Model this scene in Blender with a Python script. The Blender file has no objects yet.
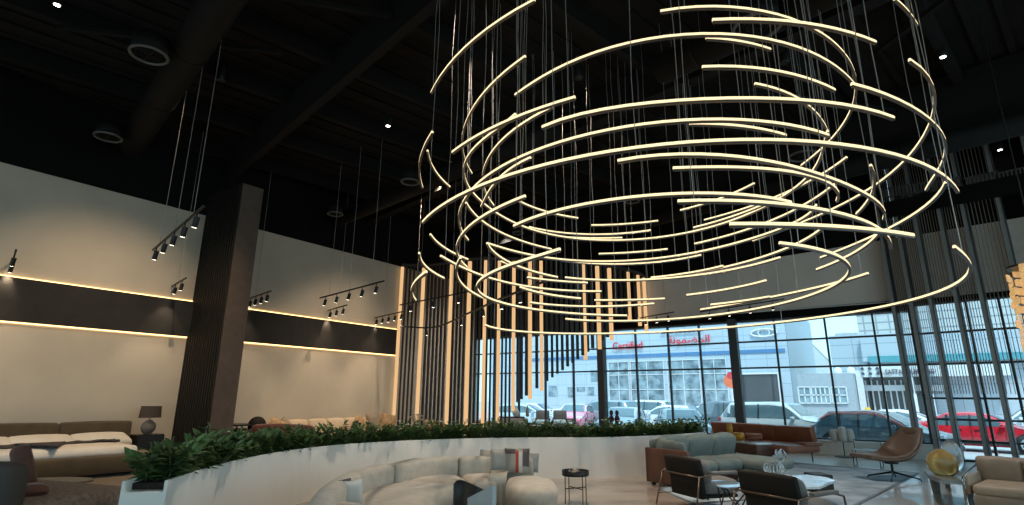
import bpy, math, random
from math import sin, cos, pi, radians
from mathutils import Vector, Matrix

SC = bpy.context.scene
COL = SC.collection
random.seed(7)

# ------------------------------------------------------------------ camera
EYE = 1.6
FPX = 552.95
YAW, PITCH, ROLL = radians(35.08), radians(14.665), radians(0.4335)
FW = Vector((-sin(YAW) * cos(PITCH), cos(YAW) * cos(PITCH), sin(PITCH)))
_r = Vector((cos(YAW), sin(YAW), 0))
_u = _r.cross(FW)
RT = cos(ROLL) * _r + sin(ROLL) * _u
UP = -sin(ROLL) * _r + cos(ROLL) * _u
CAM_O = Vector((0, 0, EYE))
cd = bpy.data.cameras.new('camera')
cam = bpy.data.objects.new('camera', cd)
COL.objects.link(cam)
cd.sensor_width = 36
cd.lens = FPX / 1024 * 36
cd.clip_end = 600
m = Matrix((RT, UP, -FW)).transposed().to_4x4()
m.translation = CAM_O
cam.matrix_world = m
SC.camera = cam

# ------------------------------------------------------------------ world, sun, exposure
SC.view_settings.view_transform = 'Standard'
SC.view_settings.look = 'None'
SC.view_settings.exposure = 1.1
SC.view_settings.gamma = 1.0
SC.view_settings.use_curve_mapping = False
w = bpy.data.worlds.new('world')
SC.world = w
w.use_nodes = True
nt = w.node_tree
nt.nodes.clear()
wo = nt.nodes.new('ShaderNodeOutputWorld')
bg = nt.nodes.new('ShaderNodeBackground')
tc = nt.nodes.new('ShaderNodeTexCoord')
sx = nt.nodes.new('ShaderNodeSeparateXYZ')
rp = nt.nodes.new('ShaderNodeValToRGB')
rp.color_ramp.elements[0].position = 0.0
rp.color_ramp.elements[0].color = (0.46, 0.66, 0.72, 1)
rp.color_ramp.elements[1].position = 0.5
rp.color_ramp.elements[1].color = (0.36, 0.62, 0.78, 1)
nt.links.new(tc.outputs['Generated'], sx.inputs[0])
nt.links.new(sx.outputs['Z'], rp.inputs[0])
nt.links.new(rp.outputs[0], bg.inputs[0])
bg.inputs[1].default_value = 1.15
nt.links.new(bg.outputs[0], wo.inputs[0])
sl = bpy.data.lights.new('sun', 'SUN')
sl.energy = 1.9
sl.angle = radians(6)
sl.color = (1, 0.97, 0.92)
sun = bpy.data.objects.new('sun', sl)
COL.objects.link(sun)
sun.rotation_euler = Vector((-0.30, 0.45, -0.86)).to_track_quat('-Z', 'Y').to_euler()
cy = SC.cycles
cy.use_denoising = True
cy.max_bounces = 6
cy.diffuse_bounces = 4
cy.glossy_bounces = 3
cy.transmission_bounces = 4
cy.transparent_max_bounces = 12
cy.sample_clamp_indirect = 4
cy.caustics_reflective = False
cy.caustics_refractive = False

# ------------------------------------------------------------------ photo ray helpers
def ray(x, y):
    return FW + (x - 512) / FPX * RT - (y - 252.5) / FPX * UP
def at(x, y, z=None, X=None, Y=None):
    d = ray(x, y)
    t = (z - EYE) / d.z if z is not None else (X / d.x if X is not None else Y / d.y)
    return CAM_O + d * t
def zat(x, y, p):
    d = ray(x, y)
    return EYE + d.z * math.hypot(p[0], p[1]) / math.hypot(d.x, d.y)

# ------------------------------------------------------------------ mesh helper
class MB:
    def __init__(s):
        s.v = []; s.f = []
    def add(s, vs, fs):
        n = len(s.v)
        s.v += [tuple(v) for v in vs]
        s.f += [tuple(i + n for i in f) for f in fs]
        return s
    def box(s, c, d, rz=0.0, M=None):
        hx, hy, hz = d[0] / 2, d[1] / 2, d[2] / 2
        vs = []
        for x, y, z in ((-1,-1,-1),(1,-1,-1),(1,1,-1),(-1,1,-1),(-1,-1,1),(1,-1,1),(1,1,1),(-1,1,1)):
            px, py, pz = x*hx, y*hy, z*hz
            if M is not None:
                q = M @ Vector((px, py, pz)); vs.append((c[0]+q.x, c[1]+q.y, c[2]+q.z))
            else:
                vs.append((c[0] + px*cos(rz) - py*sin(rz), c[1] + px*sin(rz) + py*cos(rz), c[2] + pz))
        return s.add(vs, [(0,3,2,1),(4,5,6,7),(0,1,5,4),(1,2,6,5),(2,3,7,6),(3,0,4,7)])
    def bar(s, a, b, w, h=None, up=(0,0,1)):
        a = Vector(a); b = Vector(b); h = h or w
        d = (b - a).normalized(); u = Vector(up)
        if abs(d.dot(u)) > 0.98: u = Vector((1,0,0))
        sd = d.cross(u).normalized(); u = sd.cross(d)
        vs = []
        for p in (a, b):
            for i, j in ((-1,-1),(1,-1),(1,1),(-1,1)):
                vs.append(p + sd*(w/2*i) + u*(h/2*j))
        return s.add(vs, [(0,1,2,3),(7,6,5,4),(0,4,5,1),(1,5,6,2),(2,6,7,3),(3,7,4,0)])
    def tube(s, pts, r, n=8, closed=False):
        pts = [Vector(p) for p in pts]; k = len(pts); vs = []; fs = []
        rs = r if isinstance(r, (list, tuple)) else [r]*k
        pu = None
        for i, p in enumerate(pts):
            if closed: d = pts[(i+1) % k] - pts[i-1]
            else: d = pts[min(i+1, k-1)] - pts[max(i-1, 0)]
            d.normalize()
            u = pu if pu is not None else (Vector((0,0,1)) if abs(d.z) < 0.9 else Vector((1,0,0)))
            sd = d.cross(u).normalized(); u = sd.cross(d).normalized(); pu = u
            for j in range(n):
                a = 2*pi*j/n
                vs.append(p + sd*(cos(a)*rs[i]) + u*(sin(a)*rs[i]))
        for i in range(k if closed else k-1):
            for j in range(n):
                i2 = (i+1) % k
                fs.append((i*n+j, i*n+(j+1)%n, i2*n+(j+1)%n, i2*n+j))
        if not closed:
            fs.append(tuple(range(n-1, -1, -1))); fs.append(tuple((k-1)*n + j for j in range(n)))
        return s.add(vs, fs)
    def lathe(s, prof, c=(0,0,0), n=24, cap=True, sx=1, sy=1):
        vs = []; fs = []
        for r, z in prof:
            for j in range(n):
                a = 2*pi*j/n
                vs.append((c[0]+r*cos(a)*sx, c[1]+r*sin(a)*sy, c[2]+z))
        for i in range(len(prof)-1):
            for j in range(n):
                fs.append((i*n+j, i*n+(j+1)%n, (i+1)*n+(j+1)%n, (i+1)*n+j))
        if cap:
            fs.append(tuple(range(n-1, -1, -1))); fs.append(tuple((len(prof)-1)*n + j for j in range(n)))
        return s.add(vs, fs)
    def prism(s, poly, z0, z1):
        n = len(poly)
        vs = [(p[0], p[1], z0) for p in poly] + [(p[0], p[1], z1) for p in poly]
        fs = [tuple(range(n-1, -1, -1)), tuple(range(n, 2*n))]
        fs += [(i, (i+1)%n, n+(i+1)%n, n+i) for i in range(n)]
        return s.add(vs, fs)
    def loft(s, rings, closed=True, caps=True):
        n = len(rings[0]); vs = [p for r in rings for p in r]; fs = []
        for i in range(len(rings)-1):
            for j in range(n if closed else n-1):
                fs.append((i*n+j, i*n+(j+1)%n, (i+1)*n+(j+1)%n, (i+1)*n+j))
        if caps and closed:
            fs.append(tuple(range(n-1, -1, -1))); fs.append(tuple((len(rings)-1)*n + j for j in range(n)))
        return s.add(vs, fs)
    def rbox(s, c, d, r=0.05, puff=0.0, n=6, fn=None, rz=0.0, rx=0.0, M=None, puffall=False):
        """rounded, slightly puffed cushion"""
        h = (d[0]/2, d[1]/2, d[2]/2); r = min(r, *h)
        def ax(hh, seg):
            e = [-hh, -hh + r*0.3, -hh + r]
            k = [(-hh + r) + (2*hh - 2*r)*i/seg for i in range(1, seg)]
            return e + k + [hh - r, hh - r*0.3, hh]
        A = [ax(h[0], n), ax(h[1], n), ax(h[2], 2)]
        idx = {}; vs = []; fs = []
        R = M if M is not None else (Matrix.Rotation(rz, 3, 'Z') @ Matrix.Rotation(rx, 3, 'X'))
        def vert(i, j, k):
            if (i, j, k) in idx: return idx[(i, j, k)]
            p = [A[0][i], A[1][j], A[2][k]]
            q = [max(-h[t]+r, min(h[t]-r, p[t])) for t in range(3)]
            dd = Vector([p[t]-q[t] for t in range(3)])
            if dd.length > 1e-9:
                dd = dd.normalized()*r
            v = Vector([q[t]+dd[t] for t in range(3)])
            if puff:
                fx = 1 - (v.x/h[0])**2; fy = 1 - (v.y/h[1])**2; fz = 1 - (v.z/h[2])**2
                v.z += (1 if v.z > 0 else -1 if puffall else 0)*puff*max(0, fx)*max(0, fy)
                if puffall:
                    pass
                else:
                    v.x += (1 if v.x > 0 else -1)*puff*0.4*max(0, fy)*max(0, fz)
                    v.y += (1 if v.y > 0 else -1)*puff*0.4*max(0, fx)*max(0, fz)
            v = R @ v + Vector(c)
            if fn: v = fn(v)
            idx[(i, j, k)] = len(vs); vs.append(tuple(v)); return idx[(i, j, k)]
        nx, ny, nz = len(A[0])-1, len(A[1])-1, len(A[2])-1
        for i in range(nx):
            for j in range(ny):
                fs.append((vert(i,j,0), vert(i,j+1,0), vert(i+1,j+1,0), vert(i+1,j,0)))
                fs.append((vert(i,j,nz), vert(i+1,j,nz), vert(i+1,j+1,nz), vert(i,j+1,nz)))
        for i in range(nx):
            for k in range(nz):
                fs.append((vert(i,0,k), vert(i+1,0,k), vert(i+1,0,k+1), vert(i,0,k+1)))
                fs.append((vert(i,ny,k), vert(i,ny,k+1), vert(i+1,ny,k+1), vert(i+1,ny,k)))
        for j in range(ny):
            for k in range(nz):
                fs.append((vert(0,j,k), vert(0,j,k+1), vert(0,j+1,k+1), vert(0,j+1,k)))
                fs.append((vert(nx,j,k), vert(nx,j+1,k), vert(nx,j+1,k+1), vert(nx,j,k+1)))
        return s.add(vs, fs)
    def build(s, name, mat, parent=None, smooth=False, origin=None):
        me = bpy.data.meshes.new(name)
        vs = s.v
        if origin is not None:
            vs = [(v[0]-origin[0], v[1]-origin[1], v[2]-origin[2]) for v in vs]
        me.from_pydata(vs, [], s.f)
        me.materials.append(mat)
        if smooth:
            me.polygons.foreach_set('use_smooth', [True]*len(me.polygons))
        me.update()
        o = bpy.data.objects.new(name, me)
        COL.objects.link(o)
        if origin is not None: o.location = origin
        if parent: o.parent = parent
        return o

def tag(o, label=None, cat=None, group=None, kind=None):
    if label: o['label'] = label
    if cat: o['category'] = cat
    if group: o['group'] = group
    if kind: o['kind'] = kind
    return o
def thing(name, label, cat, loc=(0,0,0), rz=0.0, group=None):
    o = bpy.data.objects.new(name, None); COL.objects.link(o)
    o.empty_display_size = 0.1
    o.location = loc; o.rotation_euler = (0, 0, rz)
    return tag(o, label, cat, group)
def struct(name, mb, mat, smooth=False):
    o = mb.build(name, mat, None, smooth); o['kind'] = 'structure'; return o
def copy_tree(o, parent=None):
    c = o.copy(); COL.objects.link(c); c.parent = parent
    for ch in [x for x in bpy.data.objects if x.parent == o]:
        copy_tree(ch, c)
    return c

# ------------------------------------------------------------------ materials
MATS = {}
def mat(name, col, rough=0.6, metal=0.0, spec=0.5, emit=None, es=0.0, noise=None, bump=None, coat=0.0, trans=0.0, ior=1.45, sheen=0.0, alpha=1.0):
    """noise=(scale, amount[, colour2]); bump=(scale, strength)"""
    mt = bpy.data.materials.new(name); mt.use_nodes = True
    t = mt.node_tree; b = t.nodes['Principled BSDF']
    b.inputs['Base Color'].default_value = (*col, 1)
    b.inputs['Roughness'].default_value = rough
    b.inputs['Metallic'].default_value = metal
    b.inputs['Specular IOR Level'].default_value = spec
    b.inputs['Coat Weight'].default_value = coat
    b.inputs['Transmission Weight'].default_value = trans
    b.inputs['IOR'].default_value = ior
    b.inputs['Sheen Weight'].default_value = sheen
    b.inputs['Alpha'].default_value = alpha
    if emit:
        b.inputs['Emission Color'].default_value = (*emit, 1)
        b.inputs['Emission Strength'].default_value = es
    co = t.nodes.new('ShaderNodeTexCoord')
    sc = noise[0] if noise else 6.0
    am = noise[1] if noise else 0.06
    n = t.nodes.new('ShaderNodeTexNoise'); n.inputs['Scale'].default_value = sc; n.inputs['Detail'].default_value = 5
    t.links.new(co.outputs['Object'], n.inputs['Vector'])
    r = t.nodes.new('ShaderNodeValToRGB')
    r.color_ramp.elements[0].position = 0.32; r.color_ramp.elements[1].position = 0.68
    c2 = noise[2] if noise and len(noise) > 2 else tuple(min(1, c*(1+am)) for c in col)
    c1 = tuple(c*(1-am) for c in col)
    r.color_ramp.elements[0].color = (*c1, 1); r.color_ramp.elements[1].color = (*c2, 1)
    t.links.new(n.outputs['Fac'], r.inputs[0]); t.links.new(r.outputs[0], b.inputs['Base Color'])
    if bump:
        n2 = t.nodes.new('ShaderNodeTexNoise'); n2.inputs['Scale'].default_value = bump[0]; n2.inputs['Detail'].default_value = 3
        t.links.new(co.outputs['Object'], n2.inputs['Vector'])
        bp = t.nodes.new('ShaderNodeBump'); bp.inputs['Strength'].default_value = bump[1]; bp.inputs['Distance'].default_value = 0.02
        t.links.new(n2.outputs['Fac'], bp.inputs['Height']); t.links.new(bp.outputs[0], b.inputs['Normal'])
    MATS[name] = mt
    return mt
def emis(name, col, s):
    mt = bpy.data.materials.new(name); mt.use_nodes = True
    t = mt.node_tree; t.nodes.clear()
    o = t.nodes.new('ShaderNodeOutputMaterial'); e = t.nodes.new('ShaderNodeEmission')
    e.inputs[0].default_value = (*col, 1); e.inputs[1].default_value = s
    t.links.new(e.outputs[0], o.inputs[0]); return mt
def glassmat(name, tint, gloss=0.07, rough=0.02):
    mt = bpy.data.materials.new(name); mt.use_nodes = True
    t = mt.node_tree; t.nodes.clear()
    o = t.nodes.new('ShaderNodeOutputMaterial'); tr = t.nodes.new('ShaderNodeBsdfTransparent')
    g = t.nodes.new('ShaderNodeBsdfGlossy'); mx = t.nodes.new('ShaderNodeMixShader')
    fr = t.nodes.new('ShaderNodeFresnel'); fr.inputs[0].default_value = 1.45
    ma = t.nodes.new('ShaderNodeMath'); ma.operation = 'MULTIPLY'; ma.inputs[1].default_value = gloss*14; ma.use_clamp = True
    tr.inputs[0].default_value = (*tint, 1); g.inputs['Roughness'].default_value = rough
    t.links.new(fr.outputs[0], ma.inputs[0]); t.links.new(ma.outputs[0], mx.inputs[0])
    t.links.new(tr.outputs[0], mx.inputs[1]); t.links.new(g.outputs[0], mx.inputs[2]); t.links.new(mx.outputs[0], o.inputs[0])
    return mt
def gridmat(name, col, line, sx, sz, lw=0.03, rough=0.5, axis='X', spec=0.5):
    """panel joints drawn by a brick texture on the XZ (or YZ) plane"""
    mt = bpy.data.materials.new(name); mt.use_nodes = True
    t = mt.node_tree; b = t.nodes['Principled BSDF']
    co = t.nodes.new('ShaderNodeTexCoord'); sp = t.nodes.new('ShaderNodeSeparateXYZ'); cb = t.nodes.new('ShaderNodeCombineXYZ')
    t.links.new(co.outputs['Object'], sp.inputs[0])
    t.links.new(sp.outputs[axis], cb.inputs[0]); t.links.new(sp.outputs['Z'], cb.inputs[1])
    br = t.nodes.new('ShaderNodeTexBrick'); br.offset = 0; br.inputs['Scale'].default_value = 1
    br.inputs['Color1'].default_value = (*col, 1); br.inputs['Color2'].default_value = (*[c*0.95 for c in col], 1)
    br.inputs['Mortar'].default_value = (*line, 1); br.inputs['Mortar Size'].default_value = lw
    br.inputs['Brick Width'].default_value = sx; br.inputs['Row Height'].default_value = sz
    t.links.new(cb.outputs[0], br.inputs['Vector']); t.links.new(br.outputs['Color'], b.inputs['Base Color'])
    b.inputs['Roughness'].default_value = rough; b.inputs['Specular IOR Level'].default_value = spec
    return mt

# ------------------------------------------------------------------ shared materials
M_floor = mat('polished_concrete', (0.33, 0.27, 0.22), rough=0.28, spec=0.9, coat=0.5, noise=(0.9, 0.12, (0.40, 0.335, 0.275)), bump=(3, 0.02))
M_beige = mat('beige_plaster', (0.54, 0.475, 0.385), rough=0.85, noise=(1.2, 0.05), bump=(40, 0.05))
M_black = mat('matt_black', (0.0045, 0.004, 0.0038), rough=0.8, spec=0.15)
M_ceil = mat('black_ceiling', (0.010, 0.0086, 0.0076), rough=0.9, spec=0.2, noise=(1.5, 0.2))
M_beam = mat('black_beam', (0.007, 0.0063, 0.0058), rough=0.8, spec=0.2)
M_duct = mat('dark_duct', (0.0055, 0.005, 0.0045), rough=0.7, spec=0.2)
M_band = mat('black_band', (0.035, 0.033, 0.031), rough=0.8, spec=0.2, noise=(2, 0.15))
M_grey = mat('grey_panel', (0.60, 0.54, 0.49), rough=0.85, noise=(1, 0.04))
M_frame = mat('dark_window_frame', (0.03, 0.035, 0.038), rough=0.45, spec=0.5)
M_fin = mat('steel_fin', (0.26, 0.27, 0.27), rough=0.4, metal=0.3)
M_glass = glassmat('window_glass', (0.86, 0.94, 0.97), 0.05)
M_ledge = mat('pale_ledge', (0.55, 0.55, 0.52), rough=0.6)
M_led = emis('warm_led', (1.0, 0.58, 0.22), 2.2)
M_batten_glow = emis('lit_batten_glow', (1.0, 0.61, 0.29), 0.40)  # LED light falling on the wood battens, put in as emission
M_slat = mat('dark_slat', (0.045, 0.040, 0.038), rough=0.5, spec=0.4)
M_pslat = mat('partition_slat', (0.016, 0.014, 0.012), rough=0.6, spec=0.3)
M_slatend = mat('walnut_slab', (0.11, 0.08, 0.064), rough=0.6, spec=0.3, noise=(5, 0.12))
M_wire = mat('steel_wire', (0.35, 0.33, 0.31), rough=0.4, metal=0.6)
M_chrome = mat('chrome', (0.75, 0.74, 0.72), rough=0.15, metal=1.0)
M_blackmetal = mat('black_metal', (0.02, 0.02, 0.02), rough=0.4, metal=0.5)
M_diff = mat('dark_grille', (0.08, 0.077, 0.072), rough=0.5)
M_white = mat('white_paint', (0.72, 0.74, 0.74), rough=0.5)

XL, YG, ZC = -16.4, 20.4, 9.0
E1 = Vector((0.978, -0.208, 0)); E2 = Vector((0.208, 0.978, 0))
RZ = math.atan2(E1.y, E1.x)
SEG0 = Vector((0.3, YG, 0))
def seg(t, off=0.0, z=0.0):
    p = SEG0 + E1*t - E2*off
    return Vector((p.x, p.y, z))
def segpx(x, y=397):
    n = Vector((-E1.y, E1.x, 0)); d = ray(x, y)
    t = (SEG0 - CAM_O).dot(n)/d.dot(n); p = CAM_O + d*t
    return (Vector((p.x, p.y, 0)) - SEG0).dot(E1), p.z

# ------------------------------------------------------------------ floor, walls, ceiling
o = struct('floor', MB().prism([(XL, -4), (14, -4), (14, 17.6), (0.3, YG+0.1), (XL, YG+0.1)], -0.1, 0.0), M_floor)
struct('ceiling', MB().prism([(XL-0.3, -4), (14, -4), (14, 17.7), (0.3, YG+0.35), (XL-0.3, YG+0.35)], ZC, ZC+0.2), M_ceil)
struct('wall_left', MB().box((XL-0.15, 8.3, 3.37), (0.3, 24.6, 6.74)), M_beige)
struct('wall_rear', MB().box((-1.2, -4.1, 6.4), (30.8, 0.2, 5.2)), M_grey)
mb = MB().box((-1.2, -4.1, 0.15), (30.8, 0.2, 0.3))
for k in range(16): mb.box((-16.2+k*2, -4.1, 2.05), (0.12, 0.2, 3.5))
struct('window_rear_frame', mb, M_frame)
struct('wall_left_upper', MB().box((XL-0.13, 8.3, 7.87), (0.34, 24.6, 2.26)), M_black)
struct('trim_1', MB().box((XL+0.05, 6.2, 3.66), (0.1, 18.4, 0.98)), M_band)
a = MB().box((XL+0.02, 6.2, 4.168), (0.03, 18.4, 0.025))
o = struct('trim_2', a, M_led)
a = MB().box((XL+0.02, 6.2, 3.152), (0.03, 18.4, 0.025))
o = struct('trim_3', a, M_led)
struct('wall_back', MB().box(((XL+0.3)/2, YG+0.2, 6.6), (0.3-XL, 0.25, 4.8)), M_black)
# grey fascia panel over the glass
zl = 6.12; zr = 6.5
mb = MB()
x0, x1 = -8.2, 0.42
mb.add([(x0, YG+0.02, 4.52), (x1, YG+0.02, 4.56), (x1, YG+0.02, zr), (x0, YG+0.02, zl), (x0, YG+0.1, 4.52), (x1, YG+0.1, 4.56), (x1, YG+0.1, zr), (x0, YG+0.1, zl)],
       [(0,1,2,3),(7,6,5,4),(0,4,5,1),(1,5,6,2),(2,6,7,3),(3,7,4,0)])
struct('trim_4', mb, M_grey)
struct('trim_5', MB().box(((x0+x1)/2, YG-0.01, 4.51), (x1-x0, 0.08, 0.03)), M_ledge)
# right segment: black header and grey band behind the fins
mid = seg(4.4, -0.2)
struct('wall_right', MB().box((mid.x, mid.y, 6.7), (8.8, 0.25, 4.7), RZ), M_black)
mid = seg(4.4, -0.05)
struct('trim_6', MB().box((mid.x, mid.y, 5.5), (8.8, 0.06, 1.95), RZ), mat('pale_band', (0.72, 0.66, 0.60), rough=0.85))

# glass bays
def window(n, a, b, zs, thick=0.055):
    """one bay from a to b (floor points) with transoms at zs"""
    a = Vector(a); b = Vector(b); z0, z1 = zs[0], zs[-1]
    d = (b-a).normalized(); nrm = Vector((-d.y, d.x, 0))
    mb = MB()
    mb.bar(a + Vector((0,0,z0)), a + Vector((0,0,z1)), thick, 0.12, up=nrm)
    for z in zs:
        mb.bar(a + Vector((0,0,z)), b + Vector((0,0,z)), 0.10, thick)
    f = struct('window_%d' % n, mb, M_frame)
    g = MB()
    p = [a + nrm*0.02, b + nrm*0.02, b + nrm*0.035, a + nrm*0.035]
    g.prism(p, z0, z1)
    g.build('pane', M_glass, f)
XM = [-16.4, -15.2, -13.9, -12.55, -11.2, -9.86, -8.45, -7.16, -6.0, -4.8, -3.47, -1.97, -0.66, 0.3]
for i in range(len(XM)-1):
    window(i+1, (XM[i], YG, 0), (XM[i+1], YG, 0), [0.42, 2.62, 3.5, 4.22])
TS = [0.0, 0.62, 1.36, 2.07, 2.8, 3.6, 4.6, 5.6, 6.6, 7.6, 8.6]
for i in range(len(TS)-1):
    window(len(XM)+i, seg(TS[i]), seg(TS[i+1]), [0.02, 0.53, 1.09, 1.66, 2.61, 3.5, 4.35])
for X in (-9.86, -4.8):
    struct('column', MB().box((X, YG-0.12, 2.15), (0.27, 0.3, 4.3)), M_frame)
struct('trim_7', MB().box(((XL+0.3)/2, YG-0.2, 0.2), (0.3-XL, 0.45, 0.4)), M_ledge)

# full height fins on the right segment, with hanging string panels between them
fx = [912, 931, 951, 978, 1004.5]
tt = [segpx(x)[0] for x in fx]
while tt[-1] < 8.0: tt.append(tt[-1] + 0.78)
for i, t in enumerate(tt):
    mb = MB(); p = seg(t, 0.26)
    mb.box((p.x, p.y, ZC/2), (0.10, 0.32, ZC), RZ)
    f = struct('fin', mb, M_fin)
    q = seg(t+0.056, 0.26)
    MB().box((q.x, q.y, ZC/2), (0.02, 0.34, ZC), RZ).build('edge_trim', M_frame, f)
M_string = mat('dark_string', (0.30, 0.265, 0.235), rough=0.8)
for i in range(min(5, len(tt)-1)):
    mb = MB(); n = 9
    for k in range(1, n):
        t = tt[i] + (tt[i+1]-tt[i])*k/n
        p = seg(t, 0.22); zb = 1.78
        mb.box((p.x, p.y, (zb+8.9)/2), (0.016, 0.016, 8.9-zb), RZ)
    p = seg((tt[i]+tt[i+1])/2, 0.22)
    o = mb.build('string_curtain', M_string)
    tag(o, ['hanging string curtain between the window fins, nearest the grey panel', 'hanging string curtain between the second and third window fins',
            'hanging string curtain between the third and fourth window fins', 'hanging string curtain between the window fins beside the gold hanging lamp'][min(i, 3)] if i < 4 else 'hanging string curtain farther right than the gold hanging lamp', 'curtain', 'string curtains between the window fins' if i < 4 else 'string curtains at the far right')
# louvre grilles high on the right segment
for i, x in enumerate((900, 921, 950, 984, 1012)):
    t, z = segpx(x, 190 - (x-900)*0.14)
    p = seg(t, 0.75)
    z = zat(x, 190 - (x-900)*0.14, p)
    mb = MB()
    for k in range(8):
        q = seg(t - 0.3 + k*0.085, 0.75)
        mb.box((q.x, q.y, z), (0.045, 0.04, 0.22), RZ)
    mb.box((p.x, p.y+0.05, z+0.13), (0.75, 0.05, 0.03), RZ); mb.box((p.x, p.y+0.05, z-0.13), (0.75, 0.05, 0.03), RZ)
    g = mb.build('vent_grille', M_diff)
    tag(g, ['leftmost dark slotted air grille high on the right wall', 'second slotted air grille from the left high on the right wall', 'middle slotted air grille high on the right wall',
            'fourth slotted air grille from the left high on the right wall', 'rightmost slotted air grille high on the right wall'][i], 'grille', 'air grilles high on the right wall')
struct('trim_8', MB().bar(seg(0, 0.8, 7.2), seg(8.6, 0.8, 7.2), 0.06, 0.5), M_black)

# slatted partition standing out from the left wall
PX, PY = -14.57, 7.56
mb = MB().box(((XL+PX)/2, PY+0.32, 3.68), (PX-XL, 0.5, 7.36))
pf = struct('partition', mb, M_black)
mb = MB()
n = 15
for i in range(n):
    x = XL + 0.06 + (PX-XL-0.1)*i/(n-1)
    mb.box((x, PY+0.02, 3.68), (0.055, 0.10, 7.36))
mb.build('slats', M_pslat, pf)
MB().box((PX+0.02, PY+0.3, 3.68), (0.05, 0.6, 7.36)).build('end_panel', M_slatend, pf)

# ------------------------------------------------------------------ ceiling structure
def beam(name, p, L0, L1, w, z0, z1, dirv, m=M_beam):
    a = Vector((p[0], p[1], (z0+z1)/2)) + dirv*L0; b = Vector((p[0], p[1], (z0+z1)/2)) + dirv*L1
    return struct(name, MB().bar(a, b, w, z1-z0), m)
beam('ceiling_beam', (-11.7, 7.05), -7, 26, 0.2, 8.0, 8.9, E1)
beam('ceiling_beam', (-0.3, 15.9), -18, 14, 0.8, 7.9, 8.9, E1)
beam('ceiling_beam', (-11.7, -1.2), -7, 26, 0.35, 8.0, 8.9, E1)
beam('ceiling_beam', (-6.0, 11.4), -12, 20, 0.3, 8.1, 8.9, E1)
for k in range(13):
    p = Vector((-16.5, 6, 0)) + E1*(k*2.3)
    beam('ceiling_joist', (p.x, p.y), -12, 16, 0.18, 8.55, 8.95, E2)
mb = MB()
for k in range(60):
    p = Vector((-17, 8, 8.97)) + E1*(k*0.5)
    mb.bar(p - E2*13, p + E2*13.5, 0.12, 0.05)
struct('ceiling_deck_ribs', mb, M_ceil)
# diagonal braces
mb = MB()
for (a, b) in (((-12.4, 2.5), (-9.6, 5.4)), ((-9.2, 3.2), (-6.9, 5.9)), ((1.5, 8.0), (-1.2, 11.0)), ((3.4, 9.0), (0.4, 12.2)), ((-2.2, 12.2), (0.6, 15.2)), ((3.2, 12.0), (5.4, 14.6)), ((-4.2, 12.3), (-2.3, 14.8))):
    mb.bar((a[0], a[1], 8.4), (b[0], b[1], 8.4), 0.09, 0.09)
struct('ceiling_braces', mb, M_beam)
def duct(name, label, a, b, z, r):
    t = thing(name, label, 'duct', (a[0], a[1], z))
    d = Vector((b[0]-a[0], b[1]-a[1], 0)); L = d.length; d.normalize()
    mb = MB().tube([(0,0,0), tuple(d*L)], r, 24); mb.build('duct_pipe', M_duct, t, True)
    k = 0.8
    while k < L:
        c = d*k
        MB().tube([tuple(c - d*0.03), tuple(c + d*0.03)], r*1.035, 24).build('collar', M_duct, t, True); k += 2.4
    return t
duct('air_duct', 'thick black air duct crossing the upper left ceiling', (-15.6, 5.1), (0, 1.8), 7.85, 0.31)
duct('air_duct', 'slim black air duct running above the beige wall toward the chandelier', (-16.2, 12.0), (-6, 10.3), 7.75, 0.24)
duct('air_duct', 'black air duct high behind the chandelier rings', (-9.5, 18.0), (6, 14.7), 7.5, 0.28)
duct('air_duct', 'black air duct above the top of the chandelier', (-3.2, 9.6), (9, 7.0), 7.9, 0.3)
def diffuser(x, y, z, r, label):
    p = at(x, y, z=z)
    t = thing('ceiling_diffuser', label, 'vent', (p.x, p.y, z), group='round ceiling vents')
    MB().tube([(r*cos(a), r*sin(a), 0) for a in [2*pi*i/32 for i in range(32)]], 0.028, 8, True).build('rim', M_diff, t, True)
    MB().lathe([(r*0.97, 0.02), (r*0.97, 0.35)], n=24).build('neck', M_duct, t, True)
    mb = MB()
    for q in range(4):
        mb.bar((-r*0.8, 0, 0.0), (r*0.8, 0, 0.0), 0.02, 0.02) if q == 0 else mb.tube([(r*0.22*q*cos(a), r*0.22*q*sin(a), 0) for a in [2*pi*i/20 for i in range(20)]], 0.012, 5, True)
    mb.build('vanes', M_duct, t)
for x, y, r, lb in ((149, 55, 0.29, 'largest round ceiling vent under the thick duct at upper left'), (108, 137, 0.27, 'round ceiling vent under the far end of the thick left duct'),
                 (335, 214, 0.24, 'small round vent at the wall end of the slim duct'), (410, 182, 0.24, 'small round vent at the chandelier end of the slim duct'),
                 (803, 156, 0.32, 'round ceiling vent seen between chandelier rings at right'), (757, 27, 0.36, 'round ceiling vent above the top ring of the chandelier'),
                 (632, 201, 0.22, 'small round vent seen low through the middle of the chandelier'), (518, 233, 0.20, 'smallest round vent seen low through the left of the chandelier'), (765, 27, 0.1, None)):
    if lb: diffuser(x, y, 7.45, r, lb)
M_spotface = emis('downlight_face', (1, 0.93, 0.82), 9.0)
for x, y, lb in ((57, 5, 'small round downlight at the upper left corner of the ceiling'), (388, 126, 'small white downlight left of the chandelier'), (943, 57, 'small white downlight right of the chandelier'),
                 (733, 174, 'tiny downlight glinting between the chandelier rings'), (710, 208, 'tiny downlight low between the right chandelier rings'), (559, 229, 'tiny downlight low behind the left chandelier rings'), (1000, 150, 'tiny downlight by the far right ceiling edge')):
    p = at(x, y, z=8.4)
    t = thing('downlight', lb, 'light', (p.x, p.y, 8.4), group='small ceiling downlights')
    MB().lathe([(0.07, 0), (0.08, 0.02), (0.08, 0.25), (0.03, 0.3)], n=16).build('housing', M_blackmetal, t, True)
    MB().lathe([(0.05, -0.004), (0.05, 0.004)], n=14).build('lens', M_spotface, t)

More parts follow.
